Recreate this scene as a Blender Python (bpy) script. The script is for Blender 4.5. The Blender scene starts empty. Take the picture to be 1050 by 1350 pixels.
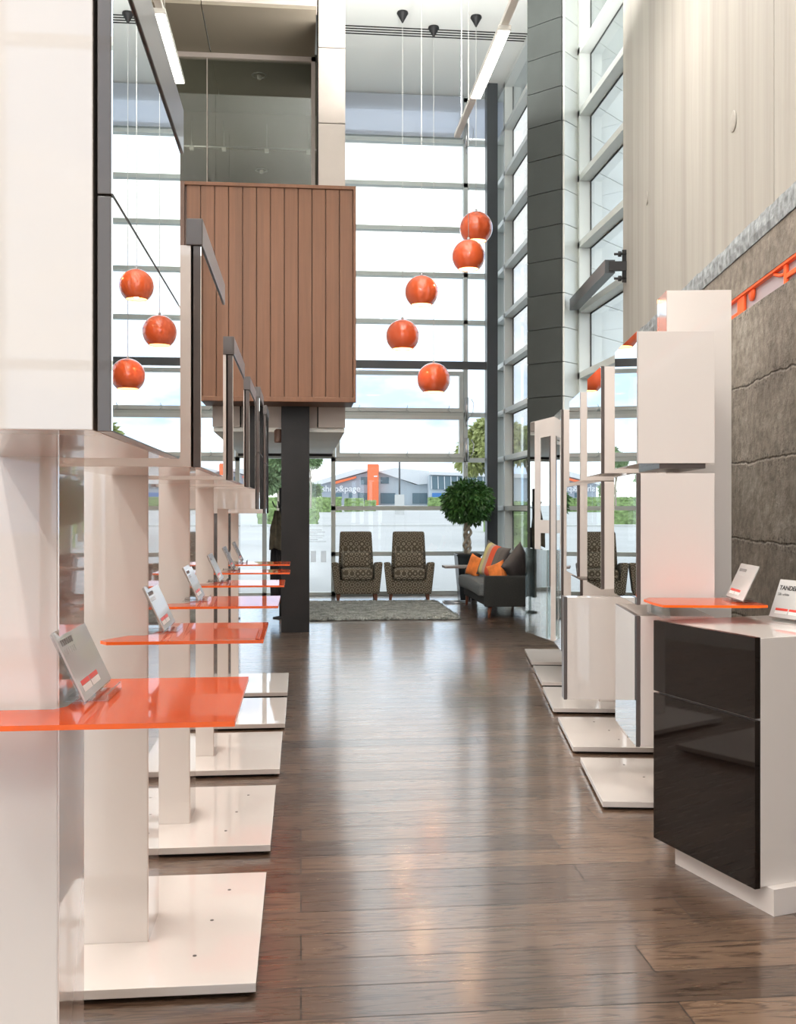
import bpy, bmesh, math, random
from mathutils import Vector, Matrix, noise
random.seed(7)
C = bpy.context.scene.collection
FP, CX, HY, EYE = 1320.0, 525.0, 670.0, 1.45      # focal length in pixels, centre column, horizon row, eye height
TH = math.atan(128 / FP)                           # camera yaw off the hall's axis
BT = TH + math.atan(73 / FP)                       # yaw of the right-hand display row and concrete wall
ST, CT = math.sin(TH), math.cos(TH)
F = Vector((ST, CT, 0)); R = Vector((CT, -ST, 0)); EY = Vector((0, 0, EYE))
RR = Vector((math.cos(BT), -math.sin(BT), 0)); FR = Vector((math.sin(BT), math.cos(BT), 0))

def at(u, v, d):
    return EY + F * d + R * ((u - CX) / FP * d) + Vector((0, 0, (HY - v) / FP * d))
def on_floor(u, v, z=0.0):
    return at(u, v, (EYE - z) * FP / (v - HY))
def hit(u, v, p0, n):
    dr = at(u, v, 1) - EY
    return EY + dr * ((p0 - EY).dot(n) / dr.dot(n))
def yl(d, X):                                       # hall Y of a point at camera depth d, hall X
    return (d - X * ST) / CT

# ------------------------------------------------------------------ materials
def nt(name):
    m = bpy.data.materials.new(name); m.use_nodes = True
    t = m.node_tree; b = t.nodes['Principled BSDF']
    return m, t, b
def pb(name, col, rough=0.5, metal=0.0, coat=0.0, spec=0.5, emis=None, estr=0, bump=None, var=None, coat_ior=1.5):
    m, t, b = nt(name)
    b.inputs['Base Color'].default_value = (*col, 1)
    b.inputs['Roughness'].default_value = rough
    b.inputs['Metallic'].default_value = metal
    b.inputs['Coat Weight'].default_value = coat
    b.inputs['Coat Roughness'].default_value = 0.02; b.inputs['Coat IOR'].default_value = coat_ior
    b.inputs['Specular IOR Level'].default_value = spec
    if emis:
        b.inputs['Emission Color'].default_value = (*emis, 1); b.inputs['Emission Strength'].default_value = estr
    tc = t.nodes.new('ShaderNodeTexCoord')
    if var:
        sc, amt = var
        n = t.nodes.new('ShaderNodeTexNoise'); n.inputs['Scale'].default_value = sc; n.inputs['Detail'].default_value = 4
        t.links.new(tc.outputs['Object'], n.inputs['Vector'])
        r = t.nodes.new('ShaderNodeValToRGB')
        r.color_ramp.elements[0].position = .3; r.color_ramp.elements[1].position = .7
        r.color_ramp.elements[0].color = (*[c * (1 - amt) for c in col], 1)
        r.color_ramp.elements[1].color = (*[min(1, c * (1 + amt)) for c in col], 1)
        t.links.new(n.outputs['Fac'], r.inputs['Fac']); t.links.new(r.outputs['Color'], b.inputs['Base Color'])
    if bump:
        sc, st = bump
        n = t.nodes.new('ShaderNodeTexNoise'); n.inputs['Scale'].default_value = sc; n.inputs['Detail'].default_value = 3
        t.links.new(tc.outputs['Object'], n.inputs['Vector'])
        bp = t.nodes.new('ShaderNodeBump'); bp.inputs['Strength'].default_value = st; bp.inputs['Distance'].default_value = .01
        t.links.new(n.outputs['Fac'], bp.inputs['Height']); t.links.new(bp.outputs['Normal'], b.inputs['Normal'])
    return m
def node(t, kind, **kw):
    n = t.nodes.new(kind)
    for k, v in kw.items():
        setattr(n, k, v)
    return n
def mth(t, op, a, b=None, c=None):
    n = node(t, 'ShaderNodeMath', operation=op)
    for i, x in enumerate((a, b, c)):
        if x is None: continue
        if isinstance(x, (int, float)): n.inputs[i].default_value = x
        else: t.links.new(x, n.inputs[i])
    return n.outputs[0]
def ramp(t, fac, stops):
    r = t.nodes.new('ShaderNodeValToRGB'); e = r.color_ramp.elements
    while len(e) < len(stops): e.new(.5)
    for x, (p, c) in zip(e, stops):
        x.position = p; x.color = (*c, 1)
    t.links.new(fac, r.inputs['Fac']); return r.outputs['Color']
def mixc(t, fac, a, b, blend='MIX'):
    n = node(t, 'ShaderNodeMix', data_type='RGBA', blend_type=blend)
    for s, x in (('Factor', fac), ('A', a), ('B', b)):
        i = [k for k in n.inputs if k.name == s and (k.type == 'RGBA' or s == 'Factor')][0]
        if isinstance(x, (int, float)): i.default_value = x
        elif isinstance(x, tuple): i.default_value = (*x, 1)
        else: t.links.new(x, i)
    return [o for o in n.outputs if o.type == 'RGBA'][0]
def mapped(t, scale=(1, 1, 1), rot=(0, 0, 0), src='Object'):
    tc = t.nodes.new('ShaderNodeTexCoord'); mp = t.nodes.new('ShaderNodeMapping')
    mp.inputs['Scale'].default_value = scale; mp.inputs['Rotation'].default_value = rot
    t.links.new(tc.outputs[src], mp.inputs['Vector']); return mp.outputs['Vector']
def tnoise(t, vec, sc, det=4, rough=.5, dist=0):
    n = t.nodes.new('ShaderNodeTexNoise'); n.inputs['Scale'].default_value = sc
    n.inputs['Detail'].default_value = det; n.inputs['Roughness'].default_value = rough; n.inputs['Distortion'].default_value = dist
    t.links.new(vec, n.inputs['Vector']); return n.outputs['Fac']
def bump(t, b, h, st, dist=.01):
    bp = t.nodes.new('ShaderNodeBump'); bp.inputs['Strength'].default_value = st; bp.inputs['Distance'].default_value = dist
    t.links.new(h, bp.inputs['Height']); t.links.new(bp.outputs['Normal'], b.inputs['Normal'])

def schlick(t, f0):
    g = t.nodes.new('ShaderNodeNewGeometry'); d = node(t, 'ShaderNodeVectorMath', operation='DOT_PRODUCT')
    t.links.new(g.outputs['Normal'], d.inputs[0]); t.links.new(g.outputs['Incoming'], d.inputs[1])
    k = mth(t, 'POWER', mth(t, 'SUBTRACT', 1, mth(t, 'ABSOLUTE', d.outputs['Value'])), 5)
    return mth(t, 'ADD', f0, mth(t, 'MULTIPLY', k, 1 - f0))
def glassy(name, tint=(1, 1, 1), ior=1.5, rough=0.0, extra=0.0):
    m = bpy.data.materials.new(name); m.use_nodes = True; t = m.node_tree; t.nodes.clear()
    o = t.nodes.new('ShaderNodeOutputMaterial'); tr = t.nodes.new('ShaderNodeBsdfTransparent'); gl = t.nodes.new('ShaderNodeBsdfGlossy')
    tr.inputs['Color'].default_value = (*tint, 1); gl.inputs['Roughness'].default_value = rough
    mx = t.nodes.new('ShaderNodeMixShader')
    f = schlick(t, .04 + extra)
    t.links.new(f, mx.inputs['Fac']); t.links.new(tr.outputs[0], mx.inputs[1]); t.links.new(gl.outputs[0], mx.inputs[2])
    t.links.new(mx.outputs[0], o.inputs['Surface']); return m
def tinted(name, col, tcol, opac, rough=0.02):
    """coloured acrylic: part diffuse colour, part see-through, with a clear reflecting face"""
    m = bpy.data.materials.new(name); m.use_nodes = True; t = m.node_tree; t.nodes.clear()
    o = t.nodes.new('ShaderNodeOutputMaterial'); tr = t.nodes.new('ShaderNodeBsdfTransparent'); df = t.nodes.new('ShaderNodeBsdfDiffuse')
    tl = t.nodes.new('ShaderNodeBsdfTranslucent'); gl = t.nodes.new('ShaderNodeBsdfGlossy'); gl.inputs['Roughness'].default_value = rough
    tr.inputs['Color'].default_value = (*tcol, 1); df.inputs['Color'].default_value = (*col, 1); tl.inputs['Color'].default_value = (*col, 1)
    a = t.nodes.new('ShaderNodeMixShader'); a.inputs[0].default_value = .35; t.links.new(df.outputs[0], a.inputs[1]); t.links.new(tl.outputs[0], a.inputs[2])
    b = t.nodes.new('ShaderNodeMixShader'); b.inputs[0].default_value = opac; t.links.new(tr.outputs[0], b.inputs[1]); t.links.new(a.outputs[0], b.inputs[2])
    c = t.nodes.new('ShaderNodeMixShader'); t.links.new(schlick(t, .09), c.inputs[0]); t.links.new(b.outputs[0], c.inputs[1]); t.links.new(gl.outputs[0], c.inputs[2])
    t.links.new(c.outputs[0], o.inputs['Surface']); return m

M = {}
M['white'] = pb('white_gloss_lacquer', (.715, .668, .635), rough=.5, coat=1.0, spec=.1, coat_ior=1.6)
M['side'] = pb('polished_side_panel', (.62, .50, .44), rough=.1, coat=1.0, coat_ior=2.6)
M['white_edge'] = pb('white_edge', (.74, .69, .66), rough=.4)
M['mirror'] = pb('mirror_glass', (.90, .93, .93), rough=.0, metal=1)
M['umber'] = pb('umber_frame', (.085, .068, .062), rough=.3, coat=.3)
M['blackgloss'] = pb('black_gloss_lacquer', (.009, .006, .005), rough=.03, spec=.3)
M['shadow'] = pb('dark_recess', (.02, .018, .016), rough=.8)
M['orange'] = tinted('orange_acrylic', (1, .155, .025), (1, .32, .16), .85)
M['orange_edge'] = pb('orange_acrylic_edge', (1.0, .14, .01), rough=.2, emis=(1, .12, .0), estr=.0)
M['clear'] = glassy('clear_acrylic', (.96, .98, .98), 1.45, 0, .06)
M['semi'] = glassy('half_mirror', (.85, .9, .88), 1.5, .02, .35)
M['vinyl'] = tinted('white_vinyl', (.85, .86, .86), (1, 1, 1), .3, .4)
M['card'] = pb('silver_card', (.58, .58, .57), rough=.25, coat=.6)
M['cardred'] = pb('red_card_print', (.75, .08, .06), rough=.4)
M['cardwhite'] = pb('white_card_print', (.8, .8, .78), rough=.4)
M['ink'] = pb('black_print', (.03, .03, .03), rough=.5)
M['greyink'] = pb('grey_print', (.2, .2, .2), rough=.5)
M['ceiling'] = pb('ceiling_paint', (.84, .86, .82), rough=.8)
M['plaster'] = pb('white_wall_paint', (.78, .76, .73), rough=.7)
M['frame'] = pb('window_aluminium', (.60, .64, .61), rough=.4, metal=.25)
M['frame_lt'] = pb('window_aluminium_light', (.70, .73, .70), rough=.4, metal=.2)
M['gasket'] = pb('black_gasket', (.02, .022, .022), rough=.6)
M['glass'] = glassy('window_glass', (.97, .99, .985), 1.5)
M['glass_dark'] = glassy('tinted_glass', (.62, .64, .60), 1.5, 0, .05)
M['steel_black'] = pb('blackened_steel', (.011, .009, .009), rough=.42, metal=.3, var=(2.5, .35), bump=(30, .1))
M['steel_grey'] = pb('painted_steel', (.075, .082, .088), rough=.35, metal=.3)
M['clad_dark'] = pb('dark_panel', (.040, .046, .043), rough=.5, metal=.2, var=(3, .12))  # darker tone than the adjoining panels
M['clad_light'] = pb('silver_panel', (.82, .84, .80), rough=.35, metal=.1, var=(1.2, .06))
M['clad_warm'] = pb('warm_grey_panel', (.50, .44, .40), rough=.5, var=(2, .06))
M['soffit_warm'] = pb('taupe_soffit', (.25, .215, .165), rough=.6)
M['soffit_white'] = pb('white_soffit', (.86, .87, .83), rough=.7)
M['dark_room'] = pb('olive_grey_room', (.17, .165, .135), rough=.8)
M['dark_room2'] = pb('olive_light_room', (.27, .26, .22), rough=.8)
M['red_ball'] = pb('orange_red_enamel', (1, .155, .045), rough=.12, coat=1.0)
M['ball_in'] = pb('lamp_lining', (.95, .75, .5), rough=.5, emis=(1, .62, .32), estr=.55)
M['bulb'] = pb('lamp_bulb', (1, .9, .7), emis=(1, .8, .5), estr=6)
M['tube'] = pb('fluorescent_diffuser', (1, 1, 1), emis=(1, .96, .90), estr=9)
M['tubehousing'] = pb('light_housing', (.85, .84, .80), rough=.4)
M['cord'] = pb('lamp_cord', (.75, .75, .72), rough=.4)
M['black'] = pb('matt_black', (.015, .015, .016), rough=.6)
M['leg_wood'] = pb('stained_leg_wood', (.20, .065, .03), rough=.4, var=(20, .3))
M['sofa'] = pb('charcoal_wool', (.026, .026, .024), rough=.95, bump=(220, .4), var=(60, .2))
M['sofa_seat'] = pb('slate_wool', (.12, .128, .128), rough=.95, bump=(220, .4), var=(60, .15))
M['cush_grey'] = pb('taupe_velvet', (.10, .085, .080), rough=.8, var=(8, .2))
M['cush_orange'] = pb('orange_velvet', (.85, .22, .04), rough=.7, var=(10, .25))
M['bark'] = pb('pale_bark', (.42, .36, .28), rough=.9, var=(18, .25))
M['leaf'] = pb('ficus_leaf', (.06, .165, .04), rough=.35, var=(6, .5))
M['tree_y'] = pb('olive_tree_leaf', (.42, .45, .18), rough=.7, var=(.5, .35))
M['tree_g'] = pb('green_tree_leaf', (.25, .36, .17), rough=.7, var=(.4, .35))
M['hedge'] = pb('hedge_leaf', (.25, .36, .13), rough=.8, var=(3, .5), bump=(6, 1))
M['pot'] = pb('black_planter', (.02, .026, .03), rough=.3)
M['soil'] = pb('soil', (.05, .035, .025), rough=1)
M['asphalt'] = pb('pale_asphalt', (.50, .50, .49), rough=.9, var=(.15, .06))
M['kerb'] = pb('kerb_concrete', (.62, .62, .6), rough=.9)
M['bld'] = pb('blue_grey_cladding', (.50, .57, .62), rough=.6)
M['bld_dk'] = pb('slate_cladding', (.38, .43, .50), rough=.6)
M['roof'] = pb('pale_roof', (.72, .74, .76), rough=.6)
M['far_win'] = pb('far_window', (.12, .19, .23), rough=.15)
M['tower'] = pb('orange_tower', (.95, .20, .07), rough=.6)
M['signwhite'] = pb('white_sign_paint', (.85, .87, .9), rough=.5)
M['blind'] = tinted('blind_fabric', (.75, .79, .84), (.85, .9, 1), .62, .6)
M['coat'] = pb('olive_coat_cloth', (.075, .065, .045), rough=.95, var=(9, .4))
M['coatb'] = pb('black_coat_cloth', (.012, .012, .014), rough=.95)
M['silver'] = pb('brushed_silver', (.6, .6, .6), rough=.3, metal=.9)
M['table_top'] = pb('grey_oak_top', (.34, .29, .27), rough=.4)
M['slotglass'] = tinted('frosted_slot_glass', (.92, .80, .82), (1, .9, .92), .55, .3)
M['letter'] = pb('orange_lettering', (1.0, .13, .02), rough=.5, emis=None)

def make_floor_mat():
    m, t, b = nt('oak_plank_floor')
    v = mapped(t)
    br = t.nodes.new('ShaderNodeTexBrick'); t.links.new(v, br.inputs['Vector'])
    br.offset = .37; br.offset_frequency = 2; br.squash = 1.25; br.squash_frequency = 3
    br.inputs['Scale'].default_value = 1; br.inputs['Brick Width'].default_value = 1.75; br.inputs['Row Height'].default_value = .19
    br.inputs['Mortar Size'].default_value = .0027; br.inputs['Mortar Smooth'].default_value = .1; br.inputs['Bias'].default_value = 0
    br.inputs['Color1'].default_value = (0, 0, 0, 1); br.inputs['Color2'].default_value = (1, 1, 1, 1); br.inputs['Mortar'].default_value = (.5, .5, .5, 1)
    base = ramp(t, br.outputs['Color'], [(0, (.090, .055, .036)), (.5, (.145, .090, .058)), (1, (.215, .135, .086))])
    # cathedral grain: offset the grain per plank
    sep = t.nodes.new('ShaderNodeSeparateXYZ'); t.links.new(v, sep.inputs[0])
    comb = t.nodes.new('ShaderNodeCombineXYZ')
    t.links.new(mth(t, 'MULTIPLY', sep.outputs['X'], .75), comb.inputs[0]); t.links.new(mth(t, 'MULTIPLY', sep.outputs['Y'], 8), comb.inputs[1])
    rgb = t.nodes.new('ShaderNodeRGBToBW'); t.links.new(br.outputs['Color'], rgb.inputs[0])
    t.links.new(mth(t, 'MULTIPLY', rgb.outputs[0], 37), comb.inputs[2])
    g1 = tnoise(t, comb.outputs[0], 1.7, 4, .45, .6)
    rings = mth(t, 'SINE', mth(t, 'MULTIPLY', g1, 62))
    grain = ramp(t, rings, [(.2, (1, 1, 1)), (.7, (.88, .86, .84)), (1, (.40, .36, .33))])
    fine = ramp(t, tnoise(t, mapped(t, (6, 190, 1)), 1.0, 3), [(.35, (.80, .78, .76)), (.6, (1.06, 1.06, 1.06))])
    c = mixc(t, 1.0, base, grain, 'MULTIPLY'); c = mixc(t, .7, c, fine, 'MULTIPLY')
    c = mixc(t, br.outputs['Fac'], c, (.018, .012, .008))
    t.links.new(c, b.inputs['Base Color'])
    b.inputs['Coat Weight'].default_value = .9; b.inputs['Coat Roughness'].default_value = .15; b.inputs['Coat IOR'].default_value = 1.95
    t.links.new(mth(t, 'MULTIPLY', mth(t, 'SUBTRACT', 1, br.outputs['Fac']), .9), b.inputs['Coat Weight'])
    rr = ramp(t, tnoise(t, mapped(t, (3, 40, 1)), 1.2, 4), [(.3, (.24,) * 3), (.7, (.36,) * 3)])
    t.links.new(rr, b.inputs['Roughness'])
    h = mth(t, 'SUBTRACT', mth(t, 'MULTIPLY', g1, .25), mth(t, 'MULTIPLY', br.outputs['Fac'], 1.0))
    bump(t, b, h, .25, .004)
    return m
M['floor'] = make_floor_mat()

def make_concrete():
    m, t, b = nt('rough_concrete')
    v = mapped(t)
    sep = t.nodes.new('ShaderNodeSeparateXYZ'); t.links.new(v, sep.inputs[0])
    n1 = tnoise(t, v, 1.6, 8, .62); n2 = tnoise(t, v, 14, 6, .7); n3 = tnoise(t, mapped(t, (1, 1, 6)), 2, 5)
    base = ramp(t, n1, [(.3, (.17, .145, .12)), (.55, (.245, .215, .18)), (.75, (.33, .30, .26))])
    base = mixc(t, .85, base, ramp(t, n2, [(.35, (.55, .52, .5)), (.65, (1.2, 1.2, 1.2))]), 'MULTIPLY')
    base = mixc(t, .4, base, ramp(t, n3, [(.3, (.75, .72, .7)), (.7, (1.2, 1.2, 1.18))]), 'MULTIPLY')
    # horizontal lift lines each 0.48 m, wobbling
    z = mth(t, 'ADD', sep.outputs['Z'], mth(t, 'MULTIPLY', tnoise(t, v, 2.5, 6, .65), .09))
    fr = mth(t, 'FRACT', mth(t, 'DIVIDE', mth(t, 'SUBTRACT', z, .41), .45))
    line = mth(t, 'SUBTRACT', 1, mth(t, 'MINIMUM', mth(t, 'MULTIPLY', mth(t, 'MINIMUM', fr, mth(t, 'SUBTRACT', 1, fr)), 45), 1))
    base = mixc(t, mth(t, 'MULTIPLY', mth(t, 'MULTIPLY', line, .5), tnoise(t, v, 4, 4)), base, (.06, .05, .042))
    # honeycomb pits clustered by the lift lines
    vo = t.nodes.new('ShaderNodeTexVoronoi'); vo.inputs['Scale'].default_value = 38; t.links.new(v, vo.inputs['Vector'])
    near = mth(t, 'SUBTRACT', 1, mth(t, 'MINIMUM', mth(t, 'MULTIPLY', mth(t, 'MINIMUM', fr, mth(t, 'SUBTRACT', 1, fr)), 5), 1))
    msk = mth(t, 'GREATER_THAN', mth(t, 'MULTIPLY', tnoise(t, v, 2.6, 4), near), .30)
    pit = mth(t, 'MULTIPLY', mth(t, 'LESS_THAN', vo.outputs['Distance'], .33), msk)
    base = mixc(t, mth(t, 'MULTIPLY', pit, .6), base, (.035, .028, .022))
    t.links.new(base, b.inputs['Base Color']); b.inputs['Roughness'].default_value = .85
    h = mth(t, 'ADD', mth(t, 'MULTIPLY', n2, .6), mth(t, 'MULTIPLY', pit, -1.0)); h = mth(t, 'ADD', h, mth(t, 'MULTIPLY', line, -.35))
    bump(t, b, h, 1.0, .022)
    return m
M['concrete'] = make_concrete()
def make_board():
    m, t, b = nt('board_marked_concrete')
    v = mapped(t, (1, 1, .035))
    n1 = tnoise(t, v, 3.5, 7, .65); n2 = tnoise(t, mapped(t, (1, 1, .12)), 2.2, 4, .55, .8); n3 = tnoise(t, mapped(t, (1, 1, .02)), 60, 2)
    w = mth(t, 'SINE', mth(t, 'MULTIPLY', n2, 60))
    base = ramp(t, n1, [(.3, (.28, .260, .228)), (.5, (.345, .325, .288)), (.7, (.40, .38, .34))])
    base = mixc(t, .05, base, ramp(t, w, [(0, (.7, .7, .7)), (1, (1.15, 1.15, 1.15))]), 'MULTIPLY')
    base = mixc(t, .10, base, ramp(t, n3, [(.3, (.8, .8, .8)), (.7, (1.15, 1.15, 1.15))]), 'MULTIPLY')
    t.links.new(base, b.inputs['Base Color']); b.inputs['Roughness'].default_value = .75
    bump(t, b, n1, .3, .01); return m
M['board'] = make_board()
M['scabble'] = pb('blue_grey_mortar', (.25, .27, .28), rough=.9, var=(16, .45), bump=(24, .9))
def make_timber():
    m, t, b = nt('stained_timber_boards')
    v = mapped(t, (1, 1, .04)); n1 = tnoise(t, v, 30, 4, .6)
    tc = t.nodes.new('ShaderNodeTexCoord'); sp = t.nodes.new('ShaderNodeSeparateXYZ'); t.links.new(tc.outputs['Object'], sp.inputs[0])
    brd = mth(t, 'FLOOR', mth(t, 'DIVIDE', sp.outputs['X'], .158))
    wn = t.nodes.new('ShaderNodeTexWhiteNoise'); wn.noise_dimensions = '1D'; t.links.new(brd, wn.inputs['W'])
    base = ramp(t, n1, [(.3, (.155, .064, .029)), (.7, (.20, .086, .041))])
    base = mixc(t, .5, base, ramp(t, wn.outputs['Value'], [(0, (.82, .82, .82)), (1, (1.15, 1.12, 1.1))]), 'MULTIPLY')
    t.links.new(base, b.inputs['Base Color']); b.inputs['Roughness'].default_value = .5; return m
M['timber'] = make_timber()
M['timber_dk'] = pb('timber_edge', (.125, .068, .048), rough=.5)
def make_chairfab():
    m, t, b = nt('taupe_circle_weave')
    vo = t.nodes.new('ShaderNodeTexVoronoi'); vo.inputs['Scale'].default_value = 11.5; vo.inputs['Randomness'].default_value = .12
    t.links.new(mapped(t), vo.inputs['Vector'])
    s = mth(t, 'SINE', mth(t, 'MULTIPLY', vo.outputs['Distance'], 21))
    base = ramp(t, s, [(.40, (.115, .095, .068)), (.70, (.37, .33, .26))])
    base = mixc(t, .5, base, ramp(t, tnoise(t, mapped(t), 150, 2), [(.3, (.7, .7, .7)), (.7, (1.2, 1.2, 1.2))]), 'MULTIPLY')
    t.links.new(base, b.inputs['Base Color']); b.inputs['Roughness'].default_value = .95; return m
M['chairfab'] = make_chairfab()
def make_stripe():
    m, t, b = nt('striped_wool')
    tc = t.nodes.new('ShaderNodeTexCoord'); sp = t.nodes.new('ShaderNodeSeparateXYZ'); t.links.new(tc.outputs['Generated'], sp.inputs[0])
    r = t.nodes.new('ShaderNodeValToRGB'); r.color_ramp.interpolation = 'CONSTANT'; e = r.color_ramp.elements
    st = [(0, (.14, .12, .11)), (.22, (.16, .14, .125)), (.38, (.80, .12, .05)), (.58, (.55, .38, .30)), (.70, (.62, .55, .25)), (.84, (.16, .15, .13))]
    while len(e) < len(st): e.new(.5)
    for x, (p, c) in zip(e, st): x.position = p; x.color = (*c, 1)
    t.links.new(mth(t, 'SUBTRACT', 1, sp.outputs['X']), r.inputs['Fac']); t.links.new(r.outputs['Color'], b.inputs['Base Color']); b.inputs['Roughness'].default_value = .9
    return m
M['stripe'] = make_stripe()
def make_rug():
    m, t, b = nt('grey_shag')
    base = ramp(t, tnoise(t, mapped(t), 9, 5, .7), [(.3, (.12, .13, .12)), (.7, (.42, .43, .40))])
    t.links.new(base, b.inputs['Base Color']); b.inputs['Roughness'].default_value = 1; return m
M['rug'] = make_rug()

# ------------------------------------------------------------------ mesh helpers
def box(bm, x0, x1, y0, y1, z0, z1, bev=0, mi=0):
    vs = [bm.verts.new((x, y, z)) for x in (x0, x1) for y in (y0, y1) for z in (z0, z1)]
    q = [(0, 1, 3, 2), (4, 6, 7, 5), (0, 4, 5, 1), (2, 3, 7, 6), (0, 2, 6, 4), (1, 5, 7, 3)]
    fs = [bm.faces.new([vs[i] for i in f]) for f in q]
    for f in fs: f.material_index = mi
    if bev:
        es = {e for f in fs for e in f.edges}
        bmesh.ops.bevel(bm, geom=list(es), offset=bev, segments=2, affect='EDGES', profile=.6)
    return vs
def obox(bm, p, q, w, h, bev=0):
    """a bar from p to q, w wide across (horizontal) and h high"""
    p, q = Vector(p), Vector(q); d = (q - p); L = d.length; d.normalize()
    s = d.cross(Vector((0, 0, 1)))
    s = Vector((1, 0, 0)) if s.length < 1e-4 else s.normalized()
    n = s.cross(d)
    vs = [bm.verts.new(p + d * (L * a) + s * (w * b) + n * (h * c)) for a in (0, 1) for b in (-.5, .5) for c in (-.5, .5)]
    for f in [(0, 1, 3, 2), (4, 6, 7, 5), (0, 4, 5, 1), (2, 3, 7, 6), (0, 2, 6, 4), (1, 5, 7, 3)]:
        bm.faces.new([vs[i] for i in f])
def tube(bm, pts, r, n=10, cap=True):
    pts = [Vector(p) for p in pts]; rings = []
    rs = r if isinstance(r, (list, tuple)) else [r] * len(pts)
    for i, p in enumerate(pts):
        d = (pts[min(i + 1, len(pts) - 1)] - pts[max(i - 1, 0)]).normalized()
        a = Vector((1, 0, 0)) if abs(d.x) < .9 else Vector((0, 1, 0))
        s = d.cross(a).normalized(); q = d.cross(s)
        rings.append([bm.verts.new(p + s * (rs[i] * math.cos(k * 2 * math.pi / n)) + q * (rs[i] * math.sin(k * 2 * math.pi / n))) for k in range(n)])
    for a, b in zip(rings, rings[1:]):
        for k in range(n):
            f = bm.faces.new((a[k], a[(k + 1) % n], b[(k + 1) % n], b[k])); f.smooth = True
    if cap:
        bm.faces.new(rings[0][::-1]); bm.faces.new(rings[-1])
def lathe(bm, prof, n=32, cx=0, cy=0, smooth=True, sx=1, sy=1):
    rings = [[bm.verts.new((cx + sx * r * math.cos(k * 2 * math.pi / n), cy + sy * r * math.sin(k * 2 * math.pi / n), z)) for k in range(n)] for r, z in prof]
    for a, b in zip(rings, rings[1:]):
        for k in range(n):
            f = bm.faces.new((a[k], a[(k + 1) % n], b[(k + 1) % n], b[k])); f.smooth = smooth
    return rings
def prism(bm, poly, z0, z1):
    lo = [bm.verts.new((x, y, z0)) for x, y in poly]; hi = [bm.verts.new((x, y, z1)) for x, y in poly]
    n = len(poly)
    for k in range(n): bm.faces.new((lo[k], lo[(k + 1) % n], hi[(k + 1) % n], hi[k]))
    bm.faces.new(lo[::-1]); bm.faces.new(hi)
def obj(name, bm, m, parent=None, loc=None, rz=0, mods=()):
    bmesh.ops.recalc_face_normals(bm, faces=bm.faces[:])
    me = bpy.data.meshes.new(name); bm.to_mesh(me); bm.free()
    for x in (m if isinstance(m, (list, tuple)) else [m]): me.materials.append(x)
    o = bpy.data.objects.new(name, me); C.objects.link(o)
    if parent: o.parent = parent
    if loc is not None: o.location = loc
    if rz: o.rotation_euler = (0, 0, rz)
    return o
def B(): return bmesh.new()
def boxo(name, m, parent, *a, bev=0, loc=None, rz=0):
    bm = B(); box(bm, *a, bev=bev); return obj(name, bm, m, parent, loc, rz)
def tag(o, label, cat, group=None):
    o['label'] = label; o['category'] = cat
    if group: o['group'] = group
    return o
def thing(name, label, cat, loc=(0, 0, 0), rz=0, group=None):
    o = bpy.data.objects.new(name, None); C.objects.link(o); o.empty_display_size = .1
    o.location = loc; o.rotation_euler = (0, 0, rz); return tag(o, label, cat, group)
def struct(o): o['kind'] = 'structure'; return o
def text_mesh(name, s, size, m, parent, mat4, thick=.0005, bold=0.0, align='LEFT'):
    cu = bpy.data.curves.new(name, 'FONT'); cu.body = s; cu.size = size; cu.extrude = thick; cu.offset = bold; cu.align_x = align
    o = bpy.data.objects.new(name, cu); C.objects.link(o); bpy.context.view_layer.update()
    me = bpy.data.meshes.new_from_object(o.evaluated_get(bpy.context.evaluated_depsgraph_get()))
    bpy.data.objects.remove(o); me.materials.clear(); me.materials.append(m)
    r = bpy.data.objects.new(name, me); C.objects.link(r); r.parent = parent; r.matrix_local = mat4; return r

# ------------------------------------------------------------------ camera
cam = bpy.data.cameras.new('camera'); co = bpy.data.objects.new('camera', cam); C.objects.link(co)
co.location = EY; co.rotation_euler = (math.pi / 2, 0, -TH)
cam.sensor_fit = 'VERTICAL'; cam.sensor_height = 36; cam.sensor_width = 28; cam.lens = 36 * FP / 1350
cam.shift_y = -(675 - HY) / 1350; cam.clip_start = .05; cam.clip_end = 900
bpy.context.scene.camera = co

# ------------------------------------------------------------------ room shell
ZC, XR, YB = 8.35, 3.41, 16.75       # ceiling height, right glazing plane, end glazing plane
XL, YF = -4.2, -5.5                   # left wall, assumed street front behind the camera
LEV = [.69, 1.45, 2.26, 3.02, 3.80, 4.57, 5.36, 6.13, 6.87, 7.60]
WR = 1.70                             # distance of the concrete wall from the row axis
wall_end = hit(822, 500, RR * WR, RR); wall_end.z = 0
yend = wall_end.dot(FR)
struct(boxo('floor', M['floor'], None, XL - .3, 7.0, YF - .3, YB + .12, -.12, 0))
bm = B(); box(bm, XL - .3, 7.0, YF - .3, YB + .2, ZC, ZC + .3); ceil = struct(obj('ceiling', bm, M['ceiling']))
struct(boxo('wall_left', M['plaster'], None, XL - .3, XL, YF - .3, YB + .2, 0, ZC))
# slot diffuser in the ceiling
bm = B()
for k in range(4): box(bm, .52, XR - .1, 14.30 + k * .075, 14.33 + k * .075, ZC - .004, ZC + .01)
struct(obj('trim_1', bm, M['shadow']))
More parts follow.
